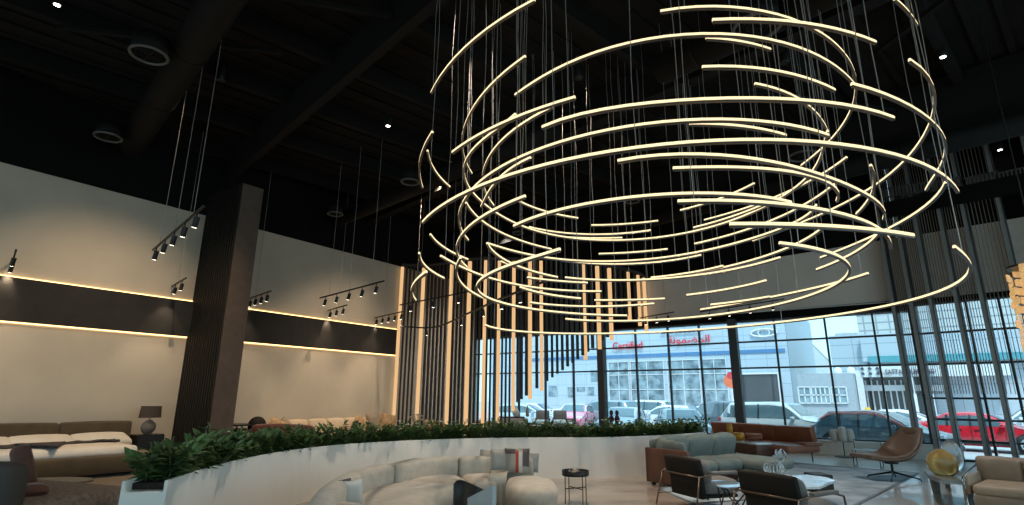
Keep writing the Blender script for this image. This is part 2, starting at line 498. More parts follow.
# ------------------------------------------------------------------ track lights
M_lens = emis('spot_lens', (1, 0.86, 0.66), 6.0)
def spot_head(t, p, tilt, power, aim):
    """can, yoke and lens of one spotlight plus its own lamp"""
    d = Vector(aim).normalized()
    c = Vector(p) + Vector((0, 0, -0.16))
    b = MB().tube([c - d*0.09, c + d*0.09], 0.045, 12)
    b.tube([Vector(p), c], 0.012, 6)
    h = b.build('spot_head', M_blackmetal, t, False)
    MB().tube([c + d*0.0905, c + d*0.094], 0.036, 12).build('lens', M_lens, h)
    if power:
        l = bpy.data.lights.new('spot_lamp', 'SPOT'); l.energy = power; l.spot_size = radians(75); l.spot_blend = 0.8
        l.color = (1, 0.76, 0.52); l.shadow_soft_size = 0.05
        lo = bpy.data.objects.new('spot_lamp', l); COL.objects.link(lo); lo.parent = t
        lo.location = c + d*0.12; lo.rotation_euler = d.to_track_quat('-Z', 'Y').to_euler()
def track(label, a, b, n, power, aim, group='straight track lights hung before the left wall', z=4.5, wires=2):
    A = at(a[0], a[1], z=z); B = at(b[0], b[1], z=z)
    t = thing('track_light', label, 'track light', (A.x, A.y, z), group=group)
    d = B - A
    MB().bar((0,0,0), d, 0.035, 0.035).build('rail', M_blackmetal, t)
    for k in range(n):
        spot_head(t, d*((k+0.5)/n) + Vector((0,0,-0.02)), 0, power, aim)
    for k in range(wires):
        q = d*((k+0.5)/wires if wires > 1 else 0.35)
        MB().tube([q, q + Vector((0,0,ZC-0.1-z))], 0.006, 5).build('suspension_wire', M_wire, t)
    return t
W = 17
track('five head black track light in front of the slatted pillar, highest at left', (153, 250), (204, 206), 5, W, (-0.35, 0, -1), wires=3)
track('short black track light against the upper left beige wall beside the pillar', (161, 293), (186, 278), 4, W, (-0.3, 0, -1))
track('short black track light just right of the slatted pillar', (248, 299), (271, 291), 4, W, (-0.3, 0, -1), wires=1)
track('long five head track light mid way along the beige wall', (320, 298), (384, 281), 5, W, (-0.35, 0, -1), wires=3)
track('five head track light just under the long one on the beige wall', (316, 314), (347, 305), 5, W, (-0.3, 0, -1))
track('track light at the far end of the beige wall by the glowing corner', (374, 318), (405, 311), 5, W, (-0.3, 0, -1), wires=1)
track('track light seen nearly end on at the left edge of the picture', (9, 275), (16, 250), 4, W, (-0.4, 0, -1), wires=1)
track('straight black track light crossing in front of the tall slat screen', (400, 305), (472, 291), 3, W*0.8, (0, 0.2, -1), 'track lights near the window wall')
track('short black track light below the grey panel by the slat screen', (640, 318), (674, 312), 3, W*0.8, (0, 0.2, -1), 'track lights near the window wall', z=4.45)
track('black track light under the chandelier before the grey panel', (700, 312), (784, 299), 4, W*0.8, (0, 0.2, -1), 'track lights near the window wall', z=4.45)
# curved track
cp = [at(x, y, z=4.0) for x, y in ((400, 326.5), (435, 327), (470, 312.5), (495, 301), (520, 291), (548, 280))]
def cat(P, k=8):
    out = []
    Q = [P[0]*2 - P[1]] + list(P) + [P[-1]*2 - P[-2]]
    for i in range(1, len(Q)-2):
        for j in range(k):
            t = j/k
            out.append(0.5*((2*Q[i]) + (-Q[i-1]+Q[i+1])*t + (2*Q[i-1]-5*Q[i]+4*Q[i+1]-Q[i+2])*t*t + (-Q[i-1]+3*Q[i]-3*Q[i+1]+Q[i+2])*t**3))
    out.append(Q[-2]); return out
cc = [Vector((p.x, p.y, 0)) for p in cat(cp)]
o0 = cc[0].copy(); cc = [c - o0 for c in cc]
t = thing('curved_track_light', 'curved black track light sweeping across the slat screen', 'track light', (o0.x, o0.y, 4.0), group='track lights near the window wall')
MB().tube(cc, 0.03, 6).build('rail', M_blackmetal, t)
for k in (6, 14, 20, 26, 32):
    spot_head(t, cc[k] + Vector((0,0,-0.02)), 0, W*0.8, (0, 0.2, -1))
for k in (4, 22, 36):
    MB().tube([cc[k], cc[k] + Vector((0,0,4.9))], 0.006, 5).build('suspension_wire', M_wire, t)

# ------------------------------------------------------------------ tall slat screen on a curve
CT = [(402,267),(424,268),(452,264.5),(470,261.5),(486,260.5),(501,261),(515,261.5),(530,261),(541,261),(560,262),(582,264),(596,266),(608,268),(627,272),(637,275),(646,279),(654,283)]
def ztop(x): return 6.7 - (x-402)/(645-402)*0.55
CW = [(x, at(x, y, z=ztop(x))) for x, y in CT]
def cpos(x):
    for i in range(len(CW)-1):
        if CW[i][0] <= x <= CW[i+1][0]:
            f = (x-CW[i][0])/(CW[i+1][0]-CW[i][0]); return CW[i][1].lerp(CW[i+1][1], f)
    return CW[-1][1].copy()
def ybot(x):
    if x < 514: return None
    if x < 611: return 405 - (x-514)*0.745
    if x < 632: return 316
    return 316 + (x-632)*0.7
scr = thing('slat_screen', 'tall curved screen of dark slats and wood battens given an amber lit glow beside the window', 'screen', (CW[4][1].x, CW[4][1].y, 0))
SO = Vector(scr.location)
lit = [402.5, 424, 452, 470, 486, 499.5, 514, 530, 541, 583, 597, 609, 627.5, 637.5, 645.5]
def slat(x, wd, dp, name, m, extra=0.0):
    p = cpos(x); q = cpos(min(x+2, 654)); p0 = cpos(max(x-2, 402))
    tdir = Vector((q.x-p0.x, q.y-p0.y, 0)).normalized()
    if p.y > YG-0.12: p.y = YG-0.12
    zt = ztop(x) + (0 if name == 'glow_batten' else 0.05)
    yb = ybot(x)
    zb = 0.0 if yb is None else max(0, zat(x, yb+extra, p))
    ang = math.atan2(tdir.y, tdir.x)
    MB().box((p.x-SO.x, p.y-SO.y, (zb+zt)/2), (wd, dp, zt-zb), ang).build(name, m, scr)
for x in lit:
    slat(x, 0.11, 0.10, 'glow_batten', M_batten_glow, 6)
x = 407.0
while x < 640:
    if min(abs(x-l) for l in lit) > 2.3:
        slat(x, 0.065 if x < 520 else 0.09, 0.07 if x < 520 else 0.095, 'slat', M_slat)
    x += 3.7 if x < 520 else 4.9
mb = MB()
pts = [Vector((p.x-SO.x, min(p.y, YG-0.12)-SO.y, ztop(x)+0.1)) for x, p in CW]
mb.tube(pts, 0.06, 6); mb.build('top_rail', M_slat, scr)

# ------------------------------------------------------------------ chandelier
ARCS = [
    (5.54, -2.1955, -1.5326, [3.3664, 0.0464, 0.0348, -0.006]),
    (5.64, -0.3671, -0.176, [3.4032, 0.0064]),
    (5.36, -2.9463, -1.6879, [2.8127, -0.0626, 0.1762, -0.0038]),
    (4.52, -2.0637, -1.4488, [3.0949, -0.0346, 0.0358, 0.001]),
    (3.72, -2.2025, -0.1121, [3.4167, 0.0888, -0.1029, -0.079, 0.1045, 0.0239]),
    (2.92, -0.3978, 2.9229, [3.4103, 0.4158, 1.4956, 1.0162, -1.2392, -1.2738]),
    (5.5, -1.1545, 0.9793, [2.7151, -0.0678, 0.3089, 0.1219, -0.0543, 0.0827]),
    (4.92, -1.0395, -0.5358, [3.4142, -0.0075, -0.0077, 0.002]),
    (5.16, -1.8413, -0.198, [2.8796, -0.0339, -0.3174, 0.1442, 0.1406, -0.0679]),
    (5.62, -0.8946, -0.5007, [2.191, 0.0104, 0.0021]),
    (4.82, -1.023, -0.4391, [2.8168, -0.0355, -0.0157, 0.0137]),
    (4.14, -1.5247, -0.5123, [3.382, -0.0132, 0.0966, -0.0028, -0.1095, 0.0408]),
    (5.1, -0.6327, 0.2113, [2.2235, 0.0575, 0.0443, 0.0267]),
    (4.32, -0.6831, 0.3853, [3.4294, 0.0314, -0.0125, -0.0758, 0.0841, 0.0813]),
    (4.74, -0.4532, 1.4531, [3.3622, 0.2668, 0.4841, -0.1387, 0.066, 0.2602]),
    (4.08, -6.0706, -2.9722, [2.1186, 0.7905, 0.3975, -1.0143, -0.0881, 0.5524]),
    (4.48, 0.3847, 1.6678, [2.4809, 0.2389, 0.1988, -0.0006]),
    (5.0, 0.5, 1.611, [2.8261, 0.1711, 0.1419, 0.0103]),
    (4.66, 0.9732, 1.6278, [2.2443, 0.1388, 0.0524]),
    (4.65, -6.5071, -1.7242, [2.9257, 0.5791, -4.0102, -1.1768, 11.1205, 4.0978, -12.4343, -5.6905, 5.0916, 2.4631]),
    (3.8, -1.3237, 0.2077, [2.708, -0.2532, 0.446, 0.1644, -0.2463, -0.0003]),
    (3.86, -1.1365, -0.134, [2.5514, 0.0034, -0.1041, -0.092]),
    (3.58, -1.9358, -0.6106, [2.5466, -0.0087, -0.0922, -0.0219]),
    (3.38, -1.1437, 0.1352, [2.776, -0.0679, 0.0785, -0.0005, -0.0093, 0.0298]),
    (2.98, -1.045, -0.5348, [3.4022, 0.0064, 0.0108]),
    (3.08, -0.7392, 2.5065, [2.3951, 0.7245, 1.2303, -0.1966, -0.7438, -0.1923]),
    (3.28, 0.5088, 1.6915, [2.7957, 0.1881, 0.3402, 0.1098]),
    (3.22, 1.128, 1.5626, [2.5058, 0.0382]),
    (3.42, 1.0406, 1.72, [2.3026, 0.1631, 0.0207]),
    (3.6, 0.1354, 0.9143, [2.7455, 0.0849, 0.0753, 0.0049]),
    (3.98, 0.0241, 1.0618, [3.3355, 0.0455, 0.1803, 0.0818]),
    (3.82, 0.3258, 1.7504, [2.1894, 0.198, 0.2041, 0.0243]),
    (3.72, 0.8874, 2.6523, [2.2933, 0.2102, 0.0041, -0.0694]),
    (3.78, 1.3687, 1.9689, [2.2695, 0.2002]),
    (4.92, 1.9436, 2.716, [3.4717, 0.1152, -0.1669]),
    (4.82, 2.1195, 2.4662, [3.3951, 0.0625]),
    (5.0, 1.894, 2.335, [2.9604, 0.1218]),
    (4.5, 1.8486, 2.2618, [3.3179, 0.132]),
    (4.3, 1.6481, 2.5163, [3.5091, 0.1091, -0.2589, 0.0023]),
    (4.38, -3.6376, -2.5416, [2.7507, -0.0982, 0.1111, 0.0056]),
    (4.34, -2.5555, -1.8004, [2.4691, 0.0262, 0.0577, -0.0442]),
    (4.8, -3.0302, -1.6337, [2.5027, -0.0297, 0.1755, -0.0356]),
    (4.2, -2.9887, -0.5466, [2.816, 0.1932, 0.1442, -0.481, 0.0318, 0.1148]),
    (4.52, -1.0204, -0.4642, [2.1941, 0.0029, 0.0073]),
    (3.68, -2.9393, -1.6966, [2.8349, -0.0894, 0.1541, -0.0084]),
    (3.22, -3.066, -2.0998, [2.8435, -0.0101, 0.1418]),
    (3.1, -4.1366, -1.6, [2.5981, -0.0229, -0.164, -0.2344, 0.2185, 0.2434]),
    (3.38, 1.9522, 2.7111, [3.3993, 0.1877, -0.1892]),
    (3.52, 1.8854, 2.2971, [3.3826, 0.0631]),
    (3.3, -3.6948, -2.9986, [2.1725, 0.007]),
    (3.62, -3.9933, -2.6106, [3.081, -0.1179, -0.0079, 0.1979]),
    (3.8, 2.3708, 2.7906, [3.1112, 0.0163]),
    (3.76, -3.6158, -2.5455, [2.4486, -0.1008, 0.0972]),
    (3.76, -3.2503, -3.0025, [2.5132, 0.017]),
    (3.98, -3.1144, -2.635, [3.3963, -0.052]),
    (3.48, -2.8837, -2.3984, [3.3925, -0.0191]),
    (2.96, -2.6103, -2.0458, [3.4384, -0.0268, 0.0352]),
    (5.14, -2.9239, -2.4909, [3.3988, -0.0438]),
    (4.72, -2.6092, -2.0587, [3.4258, -0.0223, 0.037]),
    (4.94, 2.5097, 3.1, [2.5043, -0.0418]),
    (5.04, 1.017, 1.7181, [2.2271, 0.1872, 0.0392]),
    (4.18, -0.1439, 0.5455, [2.7495, 0.0601, 0.0602]),
]

CX, CY = -2.736, 7.518
M_tube = emis('chandelier_glow', (1.0, 0.80, 0.46), 0.70)
M_tubeh = mat('dark_bronze_channel', (0.10, 0.085, 0.075), rough=0.35, metal=0.7)
ch = thing('chandelier', 'huge chandelier of glowing curved light tubes hung in stacked open rings', 'chandelier', (CX, CY, 3.0))
for z, a0, a1, cf in ARCS:
    n = max(10, int((a1-a0)*16)); ring = []
    for i in range(n+1):
        a = a0 + (a1-a0)*i/n; t = 2*i/n - 1
        r = sum(c*t**k for k, c in enumerate(cf))
        ring.append(Vector((r*cos(a), r*sin(a), z-3.0)))
    def swp(wd, zlo, zhi):
        rr = []
        for i, p in enumerate(ring):
            d = ring[min(i+1, n)] - ring[max(i-1, 0)]; d.z = 0; d.normalize(); s_ = Vector((-d.y, d.x, 0))
            zm = (zlo+zhi)/2
            rr.append([tuple(p + s_*sx_*wd/2 + Vector((0,0,zz))) for sx_, zz in ((-1,zlo),(1,zlo),(1,zm),(0.6,zhi),(-0.6,zhi),(-1,zm))])
        return MB().loft(rr)
    ob = swp(0.029, -0.002, 0.025).build('light_tube', M_tube, ch)
    swp(0.030, -0.022, -0.003).build('channel', M_tubeh, ob)
wm = 0
for z, a0, a1, cf in ARCS:
    fr = (0.5,) if (a1-a0) < 0.6 else (0.04, 0.96) if (a1-a0) < 2.2 else (0.03, 0.5, 0.97)
    for f in fr:
        a = a0 + (a1-a0)*f; t = 2*f-1; r = sum(c*t**k for k, c in enumerate(cf))
        if wm >= 98: break
        wm += 1
        p = Vector((r*cos(a), r*sin(a), z-3.0))
        k = 6; pts = [p + Vector((0.012*sin(i*2.1+wm), 0.012*cos(i*1.7+wm), (8.95-z)*i/k)) for i in range(k+1)]
        pts[0] = p; MB().tube(pts, 0.0045, 4).build('suspension_wire', M_wire, ch)

# ------------------------------------------------------------------ fill spots with housings, added to brighten the seating and wall
def add_fill_spot(x, y, label, power, col=(1, 0.80, 0.60), z=8.35, size=70, aim=(0, 0, -1)):
    t = thing('added_fill_spot', label, 'light', (x, y, z), group='added ceiling fill spots over the showroom')
    MB().lathe([(0.09, 0.0), (0.1, 0.02), (0.1, 0.3), (0.04, 0.55)], n=16).build('housing', M_blackmetal, t, True)
    l = bpy.data.lights.new('lamp', 'SPOT'); l.energy = power; l.spot_size = radians(size); l.spot_blend = 0.9
    l.color = col; l.shadow_soft_size = 0.09
    lo = bpy.data.objects.new('lamp', l); COL.objects.link(lo); lo.parent = t; lo.location = (0, 0, -0.05)
    lo.rotation_euler = Vector(aim).normalized().to_track_quat('-Z', 'Y').to_euler()

# ------------------------------------------------------------------ planter wall
M_planter = mat('pale_render', (0.74, 0.72, 0.68), rough=0.6, noise=(1.5, 0.04))
M_soil = mat('dark_soil', (0.03, 0.022, 0.016), rough=0.95, bump=(30, 0.6))
PL = [(-5.98, 2.78), (-6.62, 3.45), (-7.35, 4.45), (-7.9, 5.6), (-8.05, 6.8), (-7.8, 8.0), (-7.2, 9.2), (-6.4, 10.2), (-5.5, 11.05), (-4.95, 12.1), (-4.55, 13.3), (-4.3, 14.6)]
pin = [Vector((a, b, 0)) for a, b in PL]
pin = cat(pin, 6)
def offs(P, d):
    out = []
    for i, p in enumerate(P):
        t_ = P[min(i+1, len(P)-1)] - P[max(i-1, 0)]; t_.z = 0; t_.normalize()
        out.append(p + Vector((-t_.y, t_.x, 0))*d)
    return out
W_PL = 0.40
pout = offs(pin, W_PL)
pl = thing('planter', 'long curved waist high pale planter wall wrapping the round seating area', 'planter', (-7.5, 7, 0))
PO = Vector((-7.5, 7, 0))
rings = []
for a, b in zip(pin, pout):
    a1 = a.lerp(b, 0.07); b1 = b.lerp(a, 0.07)
    rings.append([tuple(a-PO), tuple(a-PO+Vector((0,0,0.8))), tuple(a1-PO+Vector((0,0,0.8))), tuple(a1-PO+Vector((0,0,0.70))),
                  tuple(b1-PO+Vector((0,0,0.70))), tuple(b1-PO+Vector((0,0,0.8))), tuple(b-PO+Vector((0,0,0.8))), tuple(b-PO)])
MB().loft(rings).build('planter_wall', M_planter, pl)
rings = []
for a, b in zip(pin, pout):
    a1 = a.lerp(b, 0.075); b1 = b.lerp(a, 0.075)
    rings.append([tuple(a1-PO+Vector((0,0,0.702))), tuple(a1-PO+Vector((0,0,0.76))), tuple(b1-PO+Vector((0,0,0.76))), tuple(b1-PO+Vector((0,0,0.702)))])
MB().loft(rings[1:-1]).build('soil', M_soil, pl)

# foliage
M_leaf = mat('leaf_green', (0.05, 0.10, 0.03), rough=0.4, noise=(3, 0.3, (0.13, 0.21, 0.07)))
M_petal = mat('white_petal', (0.75, 0.70, 0.62), rough=0.6)
def leaf(mb, p, d, up, L, w):
    d = d.normalized(); s_ = d.cross(up).normalized(); u = s_.cross(d)
    a = p; b = p + d*L*0.35 + s_*w + u*L*0.06; c = p + d*L*0.35 - s_*w + u*L*0.06
    m1 = p + d*L*0.45 - u*L*0.03
    b2 = p + d*L*0.72 + s_*w*0.7 ; c2 = p + d*L*0.72 - s_*w*0.7; e = p + d*L - u*L*0.14
    mb.add([a, b, b2, e, c2, c, m1], [(0,1,6), (1,2,6), (2,3,6), (3,4,6), (4,5,6), (5,0,6)])
def plant(mb, c, h, ns, rnd, lsz):
    for s_ in range(ns):
        az = rnd.uniform(0, 2*pi); lean = rnd.uniform(0.15, 0.95); L = h*rnd.uniform(0.7, 1.1)
        dirh = Vector((cos(az), sin(az), 0)); prev = c.copy(); k = 7
        for i in range(1, k+1):
            t = i/k; q = c + dirh*(lean*L*t*t*0.75) + Vector((0,0,L*(t - 0.35*lean*t*t)))
            if i == 1 or i == k or i % 2 == 0:
                mb.bar(prev, q, 0.008)
                prev = q
            side = Vector((-dirh.y, dirh.x, 0))
            for sg in (-1, 1):
                dd = side*sg*0.8 + dirh*0.45 + Vector((0,0,rnd.uniform(0.0, 0.5)))
                leaf(mb, q, dd, Vector((0,0,1)), lsz*rnd.uniform(0.7, 1.15)*(1-0.25*t), lsz*0.2)
        leaf(mb, prev, dirh*0.6+Vector((0,0,0.6)), side, lsz*0.8, lsz*0.16)
rnd = random.Random(3)
mid = [a.lerp(b, 0.5) for a, b in zip(pin, pout)]
acc = [0]
for i in range(1, len(mid)): acc.append(acc[-1] + (mid[i]-mid[i-1]).length)
def along(P, s_):
    for i in range(1, len(acc)):
        if s_ <= acc[i]:
            f = (s_-acc[i-1])/(acc[i]-acc[i-1]); return P[i-1].lerp(P[i], f)
    return P[-1].copy()
mb = MB(); mf = MB()
s_ = 0.30; k = 0
while s_ < acc[-1]-0.1:
    for fr in (0.3, 0.72):
        c = along(pin, s_).lerp(along(pout, s_), fr + rnd.uniform(-0.08, 0.08)) + Vector((0,0,0.74))
        near = max(0, 1 - s_/5.0)
        plant(mb, c, rnd.uniform(0.24, 0.40) + 0.10*near*rnd.random(), 6, rnd, 0.15 + 0.04*near)
        if rnd.random() < (0.16 if s_ < 6 else 0.9):
            q = c + Vector((rnd.uniform(-.1,.1), rnd.uniform(-.1,.1), rnd.uniform(0.24, 0.40)))
            for a in range(5):
                leaf(mf, q, Vector((cos(a*1.26), sin(a*1.26), 0.5)), Vector((0,0,1)), 0.07, 0.036)
    s_ += 0.19; k += 1
o = mb.build('planter_foliage', M_leaf); tag(o, 'bed of glossy dark green leafy plants filling the curved planter', 'plants', kind='stuff')
o = mf.build('planter_blossoms', M_petal); tag(o, 'small white blossoms scattered through the green planter', 'flowers', kind='stuff')

# ------------------------------------------------------------------ curved banquette
M_sofa = mat('taupe_fabric', (0.47, 0.42, 0.355), rough=0.9, noise=(8, 0.12), bump=(90, 0.15), sheen=0.2)
M_sofab = mat('taupe_fabric_back', (0.45, 0.41, 0.35), rough=0.9, noise=(8, 0.12), bump=(90, 0.15), sheen=0.2)
M_dark = mat('dark_plinth', (0.03, 0.028, 0.026), rough=0.6)
BZ = 0.66
bk = [at(x, y, z=BZ) for x, y in ((298, 512), (305.6, 502), (318, 488), (337, 476), (357, 468), (382, 463.5), (407, 459.5), (430, 457.5), (456, 456.5), (491.6, 456), (534, 456.5))]
bk = cat([Vector((p.x, p.y, 0)) for p in bk], 8)
bacc = [0]
for i in range(1, len(bk)): bacc.append(bacc[-1] + (bk[i]-bk[i-1]).length)
BL = bacc[-1]
def bmap(v, side=-1):
    """v.x along the back line, v.y out from it into the seat, v.z up"""
    s_ = v.x; 
    if s_ < 0: i = 1; f = s_/(bacc[1])
    else:
        i = 1
        while i < len(bacc)-1 and bacc[i] < s_: i += 1
        f = (s_-bacc[i-1])/(bacc[i]-bacc[i-1])
    p = bk[i-1].lerp(bk[i], f) if 0 <= f <= 1 else bk[i-1] + (bk[i]-bk[i-1])*f
    j0, j1 = max(i-3, 0), min(i+2, len(bk)-1)
    t_ = (bk[j1]-bk[j0]).normalized(); n_ = Vector((t_.y, -t_.x, 0))
    return p + n_*v.y + Vector((0,0,v.z))
ban = thing('curved_sofa', 'long curved taupe fabric sofa set inside the planter ring', 'sofa', (bk[0].x, bk[0].y, 0))
BO = Vector(ban.location)
def spx(x):  # arc length where the back line passes picture column x
    best = min(range(len(bk)), key=lambda i: abs(proj(bk[i]+Vector((0,0,BZ)))[0]-x)); return bacc[best]
def proj(p):
    v = Vector(p) - CAM_O; d = v.dot(FW); return (512 + FPX*v.dot(RT)/d, 252.5 - FPX*v.dot(UP)/d)
cuts = [0.0, spx(382), spx(456.5), BL]
bf = lambda v: bmap(v) - BO
for i in range(3):
    a, b = cuts[i]+0.01, cuts[i+1]-0.01
    MB().rbox(((a+b)/2, 0.13, BZ/2+0.05), (b-a, 0.26, BZ-0.1), 0.07, 0.02, n=12, fn=bf).build('backrest', M_sofab, ban, True)
scuts = [(0.35, spx(396), 0.98), (spx(396)+0.02, spx(457), 1.02), (spx(457)+0.02, spx(497), 0.92)]
for a, b, dep in scuts:
    MB().rbox(((a+b)/2, 0.2+dep/2, 0.27), (b-a, dep, 0.30), 0.10, 0.03, n=10, fn=bf).build('seat', M_sofa, ban, True)
    MB().rbox(((a+b)/2, 0.15+dep/2, 0.08), (b-a-0.1, dep-0.15, 0.1), 0.02, n=8, fn=bf).build('plinth', M_dark, ban, True)
# rounded chaise end
c0 = at(505, 478, z=.42); c1 = at(556, 480, z=.42); c2 = at(520, 500, z=.42)
ce = at(531, 481.5, z=.42); ce.z = 0
ux = (at(559, 487, z=.42) - at(505, 487, z=.42)); ux.z = 0; la = ux.length/2; ux.normalize(); uy = Vector((-ux.y, ux.x, 0))
rg = []
for z, s1 in ((0.12, 0.90), (0.16, 0.97), (0.26, 1.0), (0.36, 0.98), (0.41, 0.90), (0.43, 0.75), (0.44, 0.3)):
    ring = []
    for i in range(40):
        a = 2*pi*i/40; ca, sa = cos(a), sin(a)
        x = math.copysign(abs(ca)**0.75, ca)*la*1.0*s1; y = math.copysign(abs(sa)**0.8, sa)*0.72*s1
        ring.append(tuple(ce + ux*x + uy*y + Vector((0,0,z)) - BO))
    rg.append(ring)
MB().loft(rg).build('chaise_seat', M_sofa, ban, True)
mb = MB()
for dx, dy in ((-0.4, -0.4), (0.45, -0.35), (0.4, 0.4), (-0.4, 0.4)):
    q = ce + ux*dx + uy*dy - BO; mb.lathe([(0.03, 0), (0.03, 0.14)], (q.x, q.y, 0), 10)
mb.build('feet', M_blackmetal, ban)

def cushion(name, label, c, d, rz, tilt, m, cat_='cushion', group=None, puff=0.05, parts=None, roll=0.0):
    """square scatter cushion: d=(width, thickness, height); rz heading of its face normal, tilt leans it back"""
    mb = MB(); n = 10; w_, t_, h_ = d
    R = Matrix.Rotation(rz, 3, 'Z') @ Matrix.Rotation(tilt, 3, 'X') @ Matrix.Rotation(roll, 3, 'Y')
    def surf(sg, x0=-1, x1=1, z0=-1, z1=1, lift=0.0, nn=n):
        vs = []
        for i in range(nn+1):
            for j in range(nn+1):
                u = x0+(x1-x0)*i/nn; v = z0+(z1-z0)*j/nn
                th = t_/2*((1-u**4)*(1-v**4))**0.5 + 0.004 + lift
                k = 1 - 0.06*(1-u*u if abs(v) > 0.99 else 0)
                x = u*w_/2*(1 - 0.05*(1-v*v)); z = v*h_/2*(1 - 0.05*(1-u*u))
                vs.append(tuple(R @ Vector((x, sg*th, z))))
        fs = [((i*(nn+1)+j), ((i+1)*(nn+1)+j), ((i+1)*(nn+1)+j+1), (i*(nn+1)+j+1)) for i in range(nn) for j in range(nn)]
        if sg > 0: fs = [f[::-1] for f in fs]
        return vs, fs
    for sg in (-1, 1):
        mb.add(*surf(sg))
    # piping
    pp = [R @ Vector((x*w_/2*(1-0.05*(1-z*z)), 0, z*h_/2*(1-0.05*(1-x*x)))) for x, z in
          [(-1+2*i/8, -1) for i in range(8)] + [(1, -1+2*i/8) for i in range(8)] + [(1-2*i/8, 1) for i in range(8)] + [(-1, 1-2*i/8) for i in range(8)]]
    o = mb.build(name, m, None, True); o.location = c
    tag(o, label, cat_, group)
    p = MB().tube(pp, 0.009, 6, True).build('piping', m, o, True)
    if parts:
        for nm, mt_, x0, x1, z0, z1 in parts:
            MB().add(*surf(-1, x0, x1, z0, z1, 0.004)).build(nm, mt_, o, True)
    return o
def face(p): return math.atan2(CAM_O.y-p[1], CAM_O.x-p[0]) + pi/2   # -Y of the cushion turned to the camera
M_cb = mat('stone_linen', (0.37, 0.335, 0.29), rough=0.9, bump=(120, 0.2))
M_cg = mat('grey_linen', (0.36, 0.35, 0.33), rough=0.9, bump=(120, 0.2))
M_cw = mat('white_linen', (0.62, 0.60, 0.57), rough=0.9)
M_cr = mat('rust_red_weave', (0.42, 0.06, 0.035), rough=0.9)
M_cd = mat('charcoal_weave', (0.10, 0.085, 0.085), rough=0.9)
M_pink = mat('dusty_pink_weave', (0.42, 0.27, 0.26), rough=0.9, noise=(14, 0.3, (0.60, 0.52, 0.48)))
def cpx(name, label, x, yb, z0, d, m, back=0.22, **kw):
    p = at(x, yb, z=z0); hd = Vector((p.x, p.y, 0)).normalized()
    c = (p.x + hd.x*back*0.3, p.y + hd.y*back*0.3, z0 + d[2]/2*cos(back))
    return cushion(name, label, c, d, face(p), -back, m, **kw)
cpx('cushion', 'plain stone linen cushion beside the draped throw', 489, 472, .44, (0.32, 0.13, 0.32), M_cb, group='scatter cushions on the curved sofa', roll=0.1)
cpx('cushion', 'upright stone linen cushion right behind the draped throw', 500, 473, .44, (0.30, 0.14, 0.35), M_cg, group='scatter cushions on the curved sofa')
cpx('cushion', 'grey linen cushion at the right end of the curved sofa', 530, 472, .44, (0.27, 0.12, 0.28), M_cg, group='scatter cushions on the curved sofa', roll=0.05)
cpx('cushion', 'patterned cushion with a rust red stripe and charcoal corners', 517, 473.5, .44, (0.40, 0.13, 0.37), M_cb, group='scatter cushions on the curved sofa',
    parts=[('red_stripe', M_cr, -0.12, 0.12, -1, 0.85), ('charcoal_stripe', M_cd, 0.45, 1.0, -0.5, 1), ('charcoal_corner', M_cd, -1, -0.14, 0.55, 1), ('pale_square', M_cw, 0.14, 0.44, -1, 0.7)])
cpx('cushion', 'black backed cushion at the left end of the curved sofa', 341, 505, .44, (0.20, 0.1, 0.25), M_cd, group='scatter cushions on the curved sofa', roll=-0.15)
cpx('cushion', 'pink and white patterned cushion leaning at the left end of the sofa', 345, 506, .44, (0.24, 0.1, 0.23), M_pink, group='scatter cushions on the curved sofa', roll=-0.12)
cpx('cushion', 'plain white cushion beside the pink patterned one', 352, 506, .44, (0.2, 0.1, 0.25), M_cw, group='scatter cushions on the curved sofa', roll=-0.1)

# throw over the seat edge
M_throw = mat('cream_throw', (0.46, 0.42, 0.36), rough=0.95, bump=(60, 0.3))
A0 = at(491, 471.5, z=.475); A1 = at(508, 471.5, z=.475); B0 = at(488.5, 476.5, z=.475); B1 = at(506.5, 476, z=.475)
mb = MB(); rows = []
for k in range(11):
    row = []
    for i in range(15):
        f = i/14
        top = A0.lerp(A1, f); mid_ = B0.lerp(B1, f); 
        if k <= 3: p = top.lerp(mid_, k/3)
        else:
            tw = (CAM_O - mid_); tw.z = 0; tw.normalize()
            p = mid_ + tw*(0.03 + 0.018*sin(f*19)*(k-3)/7 + 0.05*(k-3)/7) + Vector((0,0,-0.38*(k-3)/7))
        row.append(p)
    rows.append(row)
vs = [tuple(p) for r in rows for p in r] 
fs = [(a*15+b, a*15+b+1, (a+1)*15+b+1, (a+1)*15+b) for a in range(10) for b in range(14)]
o = MB().add(vs, fs).build('throw_blanket', M_throw, None, True)
md = o.modifiers.new('thickness', 'SOLIDIFY'); md.thickness = 0.014
tag(o, 'cream throw hanging over the edge of the curved sofa seat', 'blanket')

# ------------------------------------------------------------------ tray stool
M_tray = mat('black_lacquer', (0.015, 0.015, 0.016), rough=0.25)
M_bronze = mat('brown_bronze', (0.12, 0.075, 0.05), rough=0.4, metal=0.7)
p = at(576, 503, z=0)
t = thing('tray_table', 'small round black tray side table on thin bronze legs', 'side table', (p.x, p.y, 0), rz=0.3)
MB().lathe([(0.0, 0.40), (0.20, 0.40), (0.215, 0.41), (0.215, 0.485), (0.20, 0.485), (0.195, 0.43), (0.0, 0.43)], n=32, cap=False).build('tray', M_tray, t, True)
for k in range(4):
    a = pi/4 + k*pi/2
    MB().tube([(0.195*cos(a), 0.195*sin(a), 0), (0.195*cos(a), 0.195*sin(a), 0.41)], 0.008, 8).build('leg', M_bronze, t)
mb = MB()
for k in (0, 1):
    a = pi/4 + k*pi/2; mb.tube([(0.195*cos(a), 0.195*sin(a), 0.22), (-0.195*cos(a), -0.195*sin(a), 0.22)], 0.008, 8)
mb.build('stretcher', M_bronze, t)

